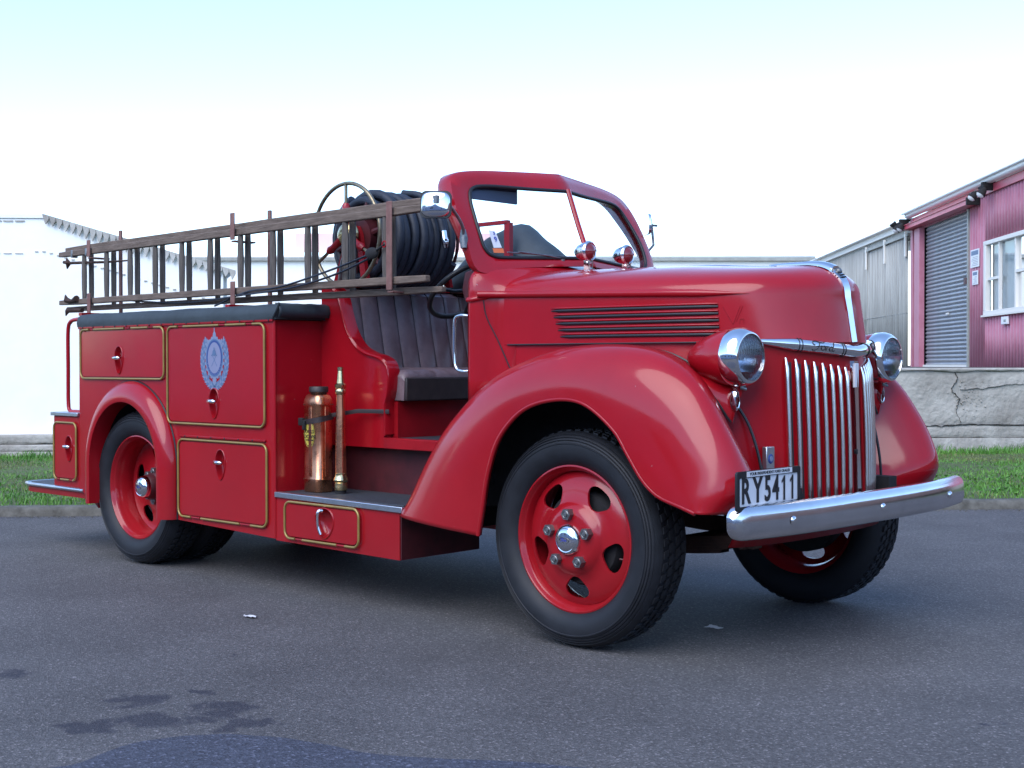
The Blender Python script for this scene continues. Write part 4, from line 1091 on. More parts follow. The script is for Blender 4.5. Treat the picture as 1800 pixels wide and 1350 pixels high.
for y in (-.665, -.02, .645):
    xb = .945-.085*(abs(y)/.955)**3.2+.026
    P('bumper_bolt', G().add(lathe([(.0, .010), (.008, .0095), (.014, .006), (.017, 0)], 16, 'x', (xb-.001, y, .590))), 'chrome', parent=o, world=True, smooth=60)
P('bumper_iron', G().add(tube([(.92, -.42, .58), (.80, -.40, .56), (.5, -.40, .56)], .022, 6)).add(tube([(.92, .42, .58), (.80, .40, .56), (.5, .40, .56)], .022, 6)), 'under')
P('valance', G().add(grid([[(.70+.10*math.cos(a)-.03*j, .60*math.sin(a), .60-.05*j) for a in np.linspace(-PI/2, PI/2, 17)] for j in range(4)])), 'redflat', solid=(.01, -1))


# ---- number plate
T = basis((.873, -.728, .708), (0, 1, 0), (0, 0, 1))      # x along y, y up, z = +x
np_ = P('number_plate', G().add(([(x, z, y) for x, y, z in prism(rrect(-.205, .205, -.058, .056, .008, 3), 0, .004, 'y')[0]], prism(rrect(-.205, .205, -.058, .056, .008, 3), 0, .004, 'y')[1]), 0, T), 'white', label='white number plate with black characters RY5411')
def ringpoly(o_, i_, z0, z1):
    g_ = G(); n_ = len(o_)
    rows_ = [[(a, b, z0) for a, b in o_], [(a, b, z1) for a, b in o_], [(a, b, z1) for a, b in i_], [(a, b, z0) for a, b in i_]]
    return grid([[rows_[j][k] for j in range(4)] for k in range(n_)], True, True)
P('plate_frame', G().add(ringpoly(rrect(-.217, .217, -.070, .074, .010, 3), rrect(-.200, .200, -.054, .050, .006, 3), -.002, .008), 0, T), 'black', parent=np_, world=True)
for ch_, x_ in zip('RY54', (-.157, -.078, -.010, .046)):
    P('plate_character', G().add(text_geo(ch_, .131, 0, .70 if ch_ in '54' else .76, .0026, .0012), 0, T @ Matrix.Translation((x_, -.003, .0055))), 'ink', parent=np_, world=True)
for x_ in (.104, .162):
    P('plate_character', G().add(([(a+x_, b-.003, .0062) for a, b in ((-.0065, -.046), (.0065, -.046), (.0065, .0465), (-.001, .0465), (-.018, .028), (-.018, .018), (-.0065, .027))], [tuple(range(7))]), 0, T), 'ink', parent=np_, world=True, recalc=False)
P('frame_label', G().add(box(-.155, .155, .0525, .0725, .008, .0090), 0, T), 'white', parent=np_, world=True)
P('frame_lettering', G().add(text_geo('YOUR INDEPENDENT FORD DEALER', .0155, 0, 1.08), 0, T @ Matrix.Translation((0, .0625, .0095))), 'ink', parent=np_, world=True)
P('frame_label', G().add(box(-.155, .155, -.0685, -.0545, .008, .0090), 0, T), 'blueink', parent=np_, world=True)
b_ = P('enamel_badge', G().add(box(.690, .712, -.482, -.424, .757, .845)), 'alum', bevel=.003)
P('badge_emblem', G().add(lathe([(0, .0035), (.016, .003), (.020, 0)], 18, 'x', (.712, -.453, .797))), 'crb', parent=b_, world=True)
P('badge_emblem', G().add(lathe([(0, .0015), (.011, .0012), (.012, 0)], 14, 'x', (.7150, -.453, .797))), 'crp', parent=b_, world=True)

# ================================================================== wheels
def tyre_geo():
    prof = [(.300, .012), (.306, -.004), (.330, -.024), (.362, -.036), (.392, -.034), (.394, -.0365), (.398, -.0365), (.400, -.032), (.405, -.030), (.408, -.0245), (.411, -.028), (.416, -.0255), (.419, -.0195), (.422, -.0225), (.427, -.0185), (.430, -.012), (.433, -.014), (.438, -.006), (.443, .006), (.4465, .018), (.443, .022), (.444, .08), (.444, .10), (.443, .15), (.441, .174), (.432, .19), (.41, .207), (.37, .216), (.33, .204), (.306, .184), (.300, .168)]
    g_ = G().add(lathe(prof, 72, 'y'))
    n_ = 58
    for k in range(n_):
        a = 2*PI*k/n_
        for yc, wd, ph, ln in ((.034, .026, .5, .55), (.068, .022, 0, .72), (.112, .022, .5, .72), (.146, .026, 0, .55)):
            am = a+ph*2*PI/n_; da = ln*PI/n_; sk = .18*PI/n_
            r0 = .439 if 0 < (yc-.02) < .14 else .433
            r1 = .4514 if .01 < yc < .17 else .4475
            v_ = []
            for r_ in (r0, r1):
                for dy, dd in ((-wd/2, -da-sk), (-wd/2, da-sk), (wd/2, da+sk), (wd/2, -da+sk)):
                    v_.append((r_*math.cos(am+dd), yc+dy, r_*math.sin(am+dd)))
            g_.add((v_, [(4, 5, 6, 7), (0, 1, 5, 4), (1, 2, 6, 5), (2, 3, 7, 6), (3, 0, 4, 7)]))
    return g_
tyre_me = mesh('tyre', tyre_geo(), ['rubber'], smooth=30)
def hole_poly():
    o_ = []
    for k in range(24):
        t = 2*PI*k/24; rr = .053*(1+.12*math.cos(t)-.10*math.cos(3*t)); o_.append((.200+rr*.86*math.cos(t), rr*1.12*math.sin(t)))
    return o_
def disc_mesh(prof, ph0, name):
    g_ = G().add(lathe(prof, 80, 'y', closed=True)); me_ = mesh(name, g_, ['red'], smooth=40)
    o_ = bpy.data.objects.new('tmp', me_); COL.objects.link(o_)
    gc = G(); hp = hole_poly()
    for k in range(5):
        a = R(ph0+72*k); q = [(r_*math.cos(a)-t*math.sin(a), r_*math.sin(a)+t*math.cos(a)) for r_, t in hp]
        gc.add(prism(q, -.10, .30, 'y'))
    mc = mesh('cut', gc, ['red']); oc = bpy.data.objects.new('cut', mc); COL.objects.link(oc)
    md = o_.modifiers.new('b', 'BOOLEAN'); md.operation = 'DIFFERENCE'; md.object = oc; md.solver = 'EXACT'
    dg = bpy.context.evaluated_depsgraph_get(); dg.update()
    res = bpy.data.meshes.new_from_object(o_.evaluated_get(dg))
    bpy.data.objects.remove(o_); bpy.data.objects.remove(oc)
    res.name = name; res.set_sharp_from_angle(angle=R(40))
    return res
front_disc = disc_mesh([(.0, -.030), (.075, -.030), (.105, -.028), (.132, -.020), (.146, -.002), (.158, .008), (.20, .014), (.235, .022), (.262, .036), (.276, .045), (.276, .053), (.262, .045), (.235, .031), (.20, .023), (.158, .017), (.140, .004), (.126, -.010), (.10, -.018), (.0, -.018)], 55, 'wheel_disc')
rear_disc = disc_mesh([(.0, .120), (.10, .120), (.14, .122), (.16, .134), (.20, .140), (.235, .142), (.262, .136), (.276, .128), (.276, .137), (.262, .145), (.235, .151), (.20, .149), (.155, .143), (.135, .131), (.0, .129)], 20, 'wheel_disc')
rim_prof = [(.3065, .010), (.3085, .002), (.3065, -.006), (.300, -.008), (.295, -.003), (.291, .008), (.287, .012), (.284, .016), (.280, .034), (.276, .05), (.268, .07), (.268, .12), (.276, .15), (.284, .165), (.300, .178), (.3065, .182)]
rim_me = mesh('rim', G().add(lathe(rim_prof, 80, 'y')), ['red'], smooth=50)
capz = -.062
cap_me = mesh('hub_cap', G().add(lathe([(0, capz), (.03, capz+.001), (.044, capz+.005), (.047, capz+.008), (.050, capz+.007), (.057, capz+.012), (.063, capz+.022), (.065, capz+.034), (.065, .0), (.066, .03)], 40, 'y')), ['chrome'], smooth=45)
badge_g = G().add(grid([[(.026*sx_*math.cos(a), -.0008-h_, .014*sx_*math.sin(a)) for a in [2*PI*k/24 for k in range(24)]] for sx_, h_ in ((1, 0), (1, .0016), (.86, .0016), (.84, .0006))], False, True))
for st_ in script():
    q = [(a*.026, -.0016, b*.018) for a, b in cr(st_, 3*len(st_))]
    badge_g.add(tube(q, .0008, 4), 1)
badge_me = mesh('cap_badge', badge_g, ['steel', 'blueink'])
g = G().add(prism([(.0245*math.cos(PI/3*k), .0245*math.sin(PI/3*k)) for k in range(6)], -.052, -.020, 'y')).add(cyl((0, -.056, 0), (0, -.04, 0), .0095, 12)).add(lathe([(.010, -.0505), (.0145, -.0535), (.019, -.050)], 14, 'y'))
nut_me = mesh('wheel_nut', g, ['steel'], smooth=35)
drum_me = mesh('brake_drum', G().add(lathe([(0, .05), (.19, .05), (.20, .07), (.20, .15), (.0, .16)], 40, 'y')), ['under'], smooth=40)
def wheel(loc, flip, rear=False, steer=0., inner=False, spin=0.):
    rot = (0, 0, (PI if flip else 0)+steer)
    o_ = link('wheel', rear_disc if rear else front_disc, truck, world=False)
    o_.location = Vector(loc)-truck.location; o_.rotation_euler = rot
    def ch(n_, me_, l=(0, 0, 0), lab=None, r_=None):
        c_ = bpy.data.objects.new(n_, me_); COL.objects.link(c_); c_.parent = o_; c_.location = l
        if r_: c_.rotation_euler = r_
        if lab: c_['label'] = lab
        return c_
    ch('tyre', tyre_me); ch('rim', rim_me)
    if inner: return o_
    hubd = .045 if rear else 0
    ch('brake_drum', drum_me, (0, .10 if rear else 0, 0))
    c_ = ch('hub_cap', cap_me, (0, hubd+.02 if rear else 0, 0))
    ch('cap_badge', badge_me, (0, capz+(hubd+.02 if rear else 0), 0))
    if rear:
        ch('hub', hub_me)
    for k in range(5 if not rear else 8):
        n_ = 5 if not rear else 8
        a = R(90+360/n_*k); rr = .105 if not rear else .088
        ch('wheel_nut', nut_me, (rr*math.cos(a), 0 if not rear else .148-.0, rr*math.sin(a)))
    v_ = ch('valve', valve_me, (0, 0, 0))
    return o_
hub_me = mesh('hub', G().add(lathe([(.0, .045), (.062, .045), (.070, .055), (.074, .09), (.10, .112), (.105, .122), (0, .122)], 32, 'y')), ['darkred'], smooth=40)
valve_me = mesh('valve', G().add(tube([(.262, .07, -.075), (.240, .045, -.070), (.215, .035, -.066)], .0042, 6)), ['darkred'])
wheel((0, -.8213, .4514), False)
wheel((.14, .885, .4514), True, steer=0)
wheel((-3.4, -.800, .4514), False, True)
wheel((-3.4, -.545, .4514), False, True, inner=True)
wheel((-3.4, .800, .4514), True, True)
wheel((-3.4, .545, .4514), True, True, inner=True)

# ================================================================== rear body
YB = .827; XC, ZC = -3.41, .575; RJ, ZJ = .475, .505     # wheel arch
def arch(r, zr, x0=XC, z0=ZC, n=24, zb=.30):
    return [(x0+r, zb)]+[(x0+r*math.cos(PI*k/n), z0+zr*math.sin(PI*k/n)) for k in range(n+1)]+[(x0-r, zb)]
for s in (-1, 1):
    outer = [(-2.03, .272), (-2.03, 1.405), (-4.03, 1.405), (-4.03, .83), (-4.03, .30), (-3.90, .30)]
    a_ = arch(.40, .40, zb=.30)
    poly = [(-2.03, .272), (-2.03, 1.405), (-4.03, 1.405), (-4.03, .40)]+[(-3.88, .345)]+list(reversed(a_))[0:]
    # reversed(arch) runs rear bottom -> over -> front bottom
    poly = poly+[(-2.95, .300)]
    P('body_side', G().add(prism(poly, s*YB, s*.42, 'y')), ['redflat' if s > 0 else 'red'], smooth=25)
P('body_front', G().add(box(-2.045, -2.028, -.42, .42, .50, 1.405)), 'red')
P('tank', G().add(box(-4.02, -2.05, -.42, .42, .62, 1.40)), 'redflat')
P('corner_post', G().add(cyl((-2.034, -.821, .273), (-2.034, -.821, 1.404), .0095, 12)), 'red', smooth=60)

# fender band round the rear wheel
for s in (-1, 1):
    g = G(); rows = []
    NA = 40
    pts_ = [(1, -.272+.0)]
    path = [('l', k/8) for k in range(8)]+[('a', k/NA) for k in range(NA+1)]+[('r', k/8) for k in range(1, 9)]
    for kind_, t in path:
        row = []
        for j in range(9):
            ph = PI/2*j/8; q = math.sin(ph); yy_ = YB+.002+.078*(1-(1-q)**1.0) if False else YB+.080*math.sin(ph)
            rx = .475-(.475-.385)*(1-math.cos(ph)); rz = .505-(.505-.395)*(1-math.cos(ph))
            zb0 = .335; zb1 = .300
            if kind_ == 'a':
                a = PI-PI*t; p = (XC+rx*math.cos(a), ZC+rz*math.sin(a))
            elif kind_ == 'l': p = (XC-rx, zb0+(ZC-zb0)*t)
            else: p = (XC+rx, ZC+(zb1-ZC)*t)
            row.append((p[0], s*yy_, p[1]))
        # rolled inner return
        p = row[-1]
        cxn = (p[0]-XC, p[2]-ZC) if kind_ == 'a' else (p[0]-XC, 0)
        l_ = math.hypot(*cxn)
        row.append((p[0]-.012*cxn[0]/l_, s*(YB+.076), p[2]-.012*cxn[1]/l_)); row.append((p[0]-.016*cxn[0]/l_, s*(YB-.03), p[2]-.016*cxn[1]/l_))
        rows.append(row)
    o = P('rear_fender', G().add(grid(rows)), 'red', smooth=60)
    P('fender_piping', G().add(tube([Vector(r_[0])+Vector((0, s*.003, 0)) for r_ in rows], .006, 6)), 'ink', parent=o, world=True)
    P('wheel_well', G().add(box(-3.84, -2.98, s*.40, s*.424, .45, .98)).add(grid([[(x_, y_, z_) for y_ in (s*.40, s*.855)] for x_, z_ in [(XC+.396, .31)]+[(XC+.396*math.cos(a), ZC+.396*math.sin(a)) for a in np.linspace(0, PI, 33)]+[(XC-.396, .36)]])), 'under')

# ---- locker doors
def egg(n=28, a=.041, b=.080):
    o_ = []
    for k in range(n):
        t = 2*PI*k/n; z = b*math.sin(t); o_.append((a*math.cos(t)*(1+.24*math.sin(t)), z))
    return o_
CUTS = []
def path_rect(x0, x1, z0, z1, r): return rrect(x0, x1, z0, z1, r, 5)
def locker_door(x0, x1, z0, z1, hx, hz, hinge='top', y=-YB, vertical=False, ea=.041, eb=.080, gaps=(.3, .62)):
    sg = -1 if y < 0 else 1
    CUTS.append((prism([(hx+a*1.02, hz+b*1.01) for a, b in egg(24, ea, eb)], y-sg*.060, y+sg*.004, 'y'), sg))
    out_ = rrect(x0+.012, x1-.012, z0+.012, z1-.012, .035, 5)
    eg = [(hx+a, hz+b) for a, b in egg(28, ea, eb)]
    yf = y+sg*.009
    tris = tessellate_polygon([[Vector((a, b, 0)) for a, b in out_], [Vector((a, b, 0)) for a, b in eg]])
    allp = out_+eg
    g_ = G(); g_.add(([(a, yf, b) for a, b in allp], [tuple(t) for t in tris]))
    n_ = len(out_)
    g_.add(grid([[(a, yf, b) for a, b in out_], [(a, y-sg*.001, b) for a, b in out_]], False, True))
    d = P('locker_door', g_, 'red', smooth=25, recalc=True)
    # recessed cup
    rows_ = []
    for t, dp in ((1.12, -.000), (1.10, .0045), (1.03, .006), (1.0, .003), (.97, -.006), (.92, -.020), (.78, -.036), (.5, -.043), (.0, -.045)):
        rows_.append([(hx+a*t, yf+sg*dp, hz+b*(1+(t-1)*.6) if t > 1 else hz+b*t) for a, b in egg(28, ea, eb)])
    P('handle_cup', G().add(grid(rows_, False, True)), 'red', parent=d, world=True, smooth=60)
    if vertical:
        P('handle', G().add(tube(cr([(hx-.012, yf+sg*.004, hz+.062), (hx-.020, yf+sg*.020, hz+.060), (hx-.024, yf+sg*.024, hz+.03), (hx-.022, yf+sg*.022, hz-.02), (hx-.008, yf+sg*.018, hz-.055)], 14), [.010]*6+[.008]*8, 8)), 'chrome', parent=d, world=True, smooth=60)
    else:
        P('handle', G().add(tube([(hx-.034, yf+sg*.015, hz+.012), (hx-.030, yf+sg*.019, hz+.012), (hx+.022, yf+sg*.019, hz+.012), (hx+.028, yf+sg*.014, hz+.012)], [.006, .0115, .0115, .005], 10)).add(cyl((hx, yf-sg*.008, hz+.012), (hx, yf+sg*.02, hz+.012), .007, 8)), 'chrome', parent=d, world=True, smooth=60)
    # gold half-round moulding
    rp = rrect(x0, x1, z0, z1, .042, 6)
    zz = z1 if hinge == 'top' else z0
    W_ = x1-x0
    cuts = [(x0+W_*.13, x0+W_*.17), (x0+W_*.56, x0+W_*.61), (x1-W_*.17, x1-W_*.12)] if hinge == 'top' else [(x0+W_*.16, x0+W_*.25), (x0+W_*.72, x0+W_*.82)]
    dense = []
    for k in range(len(rp)):
        a, b = rp[k], rp[(k+1) % len(rp)]; n2 = max(1, int(math.hypot(b[0]-a[0], b[1]-a[1])/.02))
        dense += [(a[0]+(b[0]-a[0])*j/n2, a[1]+(b[1]-a[1])*j/n2) for j in range(n2)]
    def cutp(p): return abs(p[1]-zz) < .004 and any(c0 < p[0] < c1 for c0, c1 in cuts)
    N_ = len(dense); start = next((i for i in range(N_) if cutp(dense[i])), 0)
    seq = [dense[(start+i) % N_] for i in range(N_)]; run = []; runs = []
    for p in seq:
        if cutp(p):
            if len(run) > 1: runs.append(run)
            run = []
        else: run.append(p)
    if len(run) > 1: runs.append(run)
    for r_ in runs:
        P('gold_moulding', G().add(tube([(a, yf+sg*.002, b) for a, b in r_], .0064, 8)), 'gold', parent=d, world=True, smooth=60)
    for c0, c1 in cuts:
        P('hinge_pin', G().add(tube([(c0-.002, yf+sg*.001, zz), (c1+.002, yf+sg*.001, zz)], .005, 6)), 'redflat', parent=d, world=True)
    return d
locker_door(-3.995, -3.055, 1.092, 1.390, -3.542, 1.203, 'top')
dU = locker_door(-3.018, -2.100, .846, 1.388, -2.557, .963, 'top')
locker_door(-2.912, -2.084, .325, .757, -2.500, .632, 'bottom')
locker_door(-4.338, -4.055, .452, .812, -4.145, .650, 'bottom', ea=.040, eb=.078)
locker_door(-1.932, -1.348, .287, .474, -1.610, .386, 'bottom', vertical=True, ea=.066, eb=.074)
# same lockers on the far side of the body
locker_door(-3.995, -3.055, 1.092, 1.390, -3.542, 1.203, 'top', y=YB)
locker_door(-3.018, -2.100, .846, 1.388, -2.557, .963, 'top', y=YB)
locker_door(-2.912, -2.084, .325, .757, -2.500, .632, 'bottom', y=YB)

# hinge rails with rivets
def rail(x0, x1, z, hgt=.016):
    o_ = P('hinge_rail', G().add(box(x0, x1, -YB-.012, -YB+.002, z-hgt/2, z+hgt/2)), 'redflat', bevel=.003)
    g_ = G()
    for x in np.arange(x0+.06, x1, .127): g_.add(sphere((x, -YB-.013, z), .005, 6, 4))
    P('rivets', g_, 'ink', parent=o_, world=True, kind='stuff')
rail(-4.025, -2.03, 1.404); rail(-2.90, -2.10, .775, .012)

# ---- crest on the upper door (flat print)
cx0, cz0 = -2.553, 1.205; yc = -YB-.0096
g = G()
def ell(cx, cz, a, b, mi, lift, n=40, inner=None):
    if inner:
        g.add(grid([[(cx+a*f_*math.cos(2*PI*k/n), yc-lift, cz+b*f_*math.sin(2*PI*k/n)) for k in range(n)] for f_ in (1, inner)], False, True), mi)
    else:
        g.add(([(cx+a*math.cos(2*PI*k/n), yc-lift, cz+b*math.sin(2*PI*k/n)) for k in range(n)], [tuple(range(n))]), mi)
def leaf(x, z, ang, L, wd, mi, lift=.0004):
    d = (math.cos(ang), math.sin(ang)); n_ = (-d[1], d[0])
    p = [(0, 0), (.35, .5), (.7, .38), (1, 0), (.7, -.38), (.35, -.5)]
    g.add(([(x+d[0]*a*L+n_[0]*b*wd, yc-lift, z+d[1]*a*L+n_[1]*b*wd) for a, b in p], [tuple(range(6))]), mi)
for s in (-1, 1):
    for k in range(19):
        t = R(-96+s*0)+0; a = R(-84+k*7.0)
        px, pz = cx0+s*.114*math.cos(a), cz0-.005+.145*math.sin(a)
        ta = a+PI/2
        d = Vector((s*-.114*math.sin(a), .145*math.cos(a))); base = math.atan2(d.y, d.x)
        leaf(px, pz, base-s*.75, .034, .013, 1+(k % 2), .00030+.000012*k); leaf(px, pz, base+s*.75, .028, .012, 2-(k % 2), .000305+.000012*k)
    g.add(grid([[(cx0+s*(.114)*math.cos(R(q))*f_, yc-.0005, cz0-.005+.145*math.sin(R(q))*f_) for q in range(-96, 55, 5)] for f_ in (1.0, .975)]), 1)
    for k in range(9):
        a = R(-70+k*18); r_ = .0865
        ell(cx0+s*r_*math.cos(a), cz0+.006+.110*math.sin(a), .010, .010, 1, .00055+.00003*k+(.00001 if s > 0 else 0), 8)
g.add(grid([[(cx0+rx_*math.cos(R(q)), yc-.0002, cz0-.005+rz_*math.sin(R(q))) for q in range(-232, 53, 5)] for rx_, rz_ in ((.134, .160), (.092, .122))]), 2)
ell(cx0, cz0+.006, .086, .112, 1, .00095)
ell(cx0, cz0+.006, .080, .104, 2, .00115)
ell(cx0, cz0+.006, .073, .096, 0, .00135)
ell(cx0, cz0+.006, .062, .085, 3, .0017)
leaf(cx0, cz0+.095, PI/2, .062, .035, 1, .00085); leaf(cx0, cz0+.145, PI/2, .028, .010, 3, .00105)
leaf(cx0, cz0-.090, -PI/2, .055, .040, 1, .00088)
for s in (-1, 1): leaf(cx0+s*.05, cz0+.085, PI/2-s*.9, .035, .02, 1, .00090+s*.00001); leaf(cx0+s*.045, cz0-.085, -PI/2+s*.7, .04, .02, 2, .00082+s*.00001)
# crossed axes and helmet
for s in (-1, 1):
    a = Vector((cx0-s*.026, cz0-.040)); b = Vector((cx0+s*.020, cz0+.022)); d = (b-a).normalized(); n_ = Vector((-d.y, d.x))*.0022
    g.add(([(q.x, yc-.0020-s*.0001, q.y) for q in (a+n_, b+n_, b-n_, a-n_)], [(0, 1, 2, 3)]), 2)
    leaf(b.x-s*.004, b.y-.002, math.atan2(d.y, d.x)+s*1.2, .020, .016, 2, .0023+s*.0001); leaf(b.x, b.y, math.atan2(d.y, d.x)-s*1.6, .010, .008, 2, .0026+s*.0001)
ell(cx0, cz0+.034, .016, .018, 2, .0029, 16); ell(cx0, cz0+.024, .022, .005, 2, .0031, 16); ell(cx0, cz0+.055, .005, .009, 2, .0033, 10)
for k in range(13):
    a = R(200+k*11.7); leaf(cx0+.0655*math.cos(a), cz0+.006+.0875*math.sin(a), a, .006, .006, 1, .00155)
P('crest', g, ['crb', 'crp', 'crm', 'crw'], parent=dU, world=True, smooth=179, recalc=False, label='blue and white oval service crest with crossed axes and laurel wreath')

# ---- cover over the top of the body
rows = []
for i, x in enumerate(np.linspace(-4.03, -2.0, 41)):
    w1 = .004*noise.noise(Vector((x*4, 0, 0))); w2 = .005*noise.noise(Vector((x*3, 5, 0)))
    row = []
    for s in (1, -1):
        seg = [(s*(YB+.012), 1.408+w2*.6), (s*(YB+.016+w1), 1.435), (s*(YB+.008+w1*.5), 1.468), (s*(YB-.012), 1.482+w2*.4), (s*(YB-.06), 1.490+w1)]
        inn = [(s*.62, 1.488+.006*noise.noise(Vector((x*2, s*2, 3)))), (s*.3, 1.492+.008*noise.noise(Vector((x*2, s*2, 9))))]
        row += (seg+inn) if s > 0 else list(reversed(seg+inn))
    rows.append([(x, a, b) for a, b in row])
g = G().add(grid(rows)); nn = len(rows[0])
g.f += [tuple(range(nn)), tuple(40*nn+k for k in reversed(range(nn)))]; g.m += [0, 0]
ccv = P('cover', g, 'cover', smooth=50, label='dark canvas cover stretched over the lockers')
rows = []
for k in range(22):
    y = -.845+.335*k/21; wv = .006*noise.noise(Vector((y*14, 1, 2)))
    rows.append([(-1.995, y, 1.492+wv), (-1.965+wv, y, 1.480+wv), (-1.955+wv*1.5, y, 1.450), (-1.965+wv, y, 1.418+wv)])
P('cover_fold', G().add(grid(rows)), 'cover', parent=ccv, world=True, smooth=60, solid=(.006, -1))
P('cover_edge', G().add(tube([(-1.958, -.846, 1.490), (-1.985, -.848, 1.450), (-2.02, -.846, 1.412)], .006, 6)), 'cover', parent=ccv, world=True)

# ---- rear step locker, tailboard, rails
P('rear_locker', G().add(box(-4.362, -4.034, -YB+.002, YB-.002, .405, .852)), 'red', bevel=.006)
P('locker_top_trim', G().add(box(-4.375, -4.036, -YB-.014, YB+.014, .853, .876)), 'alum', bevel=.003)
P('tailboard', G().add(prism([(-3.99, -.815), (-4.70, -.815), (-4.775, -.79), (-4.80, -.72), (-4.80, .72), (-4.775, .79), (-4.70, .815), (-3.99, .815)], .345, .392, 'z')), 'redflat')
P('tailboard_mat', G().add(prism([(-4.02, -.80), (-4.70, -.80), (-4.765, -.775), (-4.785, -.72), (-4.785, .72), (-4.765, .775), (-4.70, .80), (-4.02, .80)], .4005, .4045, 'z')), 'mat')
P('tailboard_edge', G().add(tube([(-3.99, -.822, .394), (-4.70, -.822, .394), (-4.783, -.797, .394), (-4.808, -.72, .394), (-4.808, .72, .394), (-4.783, .797, .394), (-4.70, .822, .394), (-3.99, .822, .394)], .0125, 8)), 'alum', smooth=60)
for s in (-1, 1):
    P('grab_rail', G().add(tube(cr([(-4.03, s*.78, 1.458), (-4.15, s*.78, 1.460), (-4.225, s*.78, 1.445), (-4.255, s*.78, 1.385), (-4.256, s*.78, 1.15), (-4.256, s*.78, .94), (-4.235, s*.78, .885), (-4.16, s*.78, .880), (-4.08, s*.78, .880)], 40), .0125, 8)), 'red', smooth=60)

# ---- running board box
for s in (-1, 1):
    P('step_box', G().add(prism([(-2.028, .264), (-1.072, .254), (-1.072, .492), (-2.028, .505)], s*(YB-.006), s*.30, 'y')), ['red'] if s < 0 else ['redflat'])
    P('step_mat', G().add(prism([(-2.026, s*(YB-.02)), (-1.06, s*(YB-.02)), (-1.02, s*.70), (-.98, s*.50), (-.98, s*.40), (-2.026, s*.40)], .508, .513, 'z')), 'mat')
    P('step_edge', G().add(prism([(-2.027, .488), (-1.045, .478), (-1.045, .506), (-2.027, .516)], s*(YB+.006), s*(YB-.028), 'y')), 'alum', bevel=.003)
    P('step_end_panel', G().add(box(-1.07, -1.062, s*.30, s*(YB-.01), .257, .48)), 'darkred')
P('under_tank', G().add(box(-1.95, -1.15, -.30, .30, .35, .50)), 'under')
# ================================================================== hose reel
rc = Vector((-1.825, 0, 1.838))
P('reel_drum', G().add(cyl((rc.x, -.44, rc.z), (rc.x, .12, rc.z), .11, 24)).add(cyl((rc.x, -.52, rc.z), (rc.x, .16, rc.z), .03, 14)), 'darkred', smooth=50)
for s, y in ((-1, -.405), (1, .10)):
    P('reel_flange', G().add(torus((rc.x, y, rc.z), .205, .009, 'y', 40, 8)), 'darkred')
    for k in range(6):
        a = R(60*k+15)
        P('reel_spoke', G().add(tube([(rc.x+.05*math.cos(a), y-.01, rc.z+.05*math.sin(a)), (rc.x+.20*math.cos(a), y-.005, rc.z+.20*math.sin(a))], [.024, .012], 8)), 'darkred')
# hose: continuous wraps in three layers
g = G()
def wrap(r_, y0, y1, turns, hr, ph=0.):
    n_ = int(turns*30); q = []
    for k in range(n_+1):
        t = k/n_; a = 2*PI*turns*t+ph
        wob = .010*noise.noise(Vector((a*.7, r_*40, 0)))+.006*math.sin(a*.31)
        q.append((rc.x+(r_+wob)*math.cos(a), y0+(y1-y0)*t+.016*noise.noise(Vector((a*.5, 3, r_*9))), rc.z+(r_+wob)*math.sin(a)))
    return q
hr = .0255
P('hose', G().add(tube(wrap(.140, -.36, .07, 8, hr), hr, 8)).add(tube(wrap(.187, .07, -.375, 8.5, hr, 1.), hr, 8)).add(tube(wrap(.233, -.385, .065, 8.6, hr, 2.), hr+.001, 8))
  .add(tube(wrap(.20, -.402, -.395, 1, hr, 0.), hr*.9, 8)), 'hose', smooth=60)
P('hose', G().add(tube(cr([(rc.x+.02, -.13, rc.z+.265), (rc.x+.16, -.12, rc.z+.235), (rc.x+.262, -.10, rc.z+.13), (rc.x+.290, -.09, rc.z+.045)], 16), .019, 10)), 'hose', smooth=60)
nz = [(rc.x+.291, -.09, rc.z+.045), (rc.x+.297, -.089, rc.z+.010), (rc.x+.300, -.088, rc.z-.012), (rc.x+.303, -.087, rc.z-.030), (rc.x+.304, -.086, rc.z-.045)]
P('hose_nozzle', G().add(tube(nz, [.016, .017, .022, .017, .012], 12)), 'chrome', smooth=40)
# hand wheel with three spokes
hc = Vector((rc.x, -.515, 1.852))
o = P('hand_wheel', G().add(torus(tuple(hc), .268, .0105, 'y', 60, 10)), 'oldbrass', smooth=60)
for a in (90, 210, 330):
    d = Vector((math.cos(R(a)), 0, math.sin(R(a))))
    P('wheel_spoke', G().add(tube([hc+d*.14, hc+d*.262], .009, 8)), 'oldbrass', parent=o, world=True)
    P('spoke_socket', G().add(tube([hc+d*.03, hc+d*.12, hc+d*.145, hc+d*.165], [.020, .018, .023, .015], 10)), 'red', parent=o, world=True)
P('reel_hub', G().add(lathe([(0, -.035), (.03, -.032), (.055, -.018), (.068, 0), (.07, .02), (0, .03)], 28, 'y', (hc.x, hc.y+.005, hc.z))), 'brass', smooth=60)
for y in (-.455, .145):
    P('reel_stand', G().add(prism([(rc.x-.17, 1.60), (rc.x-.125, 1.60), (rc.x-.03, 1.80), (rc.x+.03, 1.80), (rc.x+.065, 1.60), (rc.x+.11, 1.60), (rc.x+.055, 1.86), (rc.x+.03, 1.90), (rc.x-.03, 1.90), (rc.x-.055, 1.86)], y-.012, y+.012, 'y')), 'redflat')
P('reel_platform', G().add(box(-2.25, -1.93, -.50, .50, 1.585, 1.600)), 'red')
P('swivel_pipe', G().add(tube([(rc.x-.11, -.47, 1.60), (rc.x-.06, -.49, 1.72), (rc.x, -.49, 1.80)], .012, 8)), 'steel')

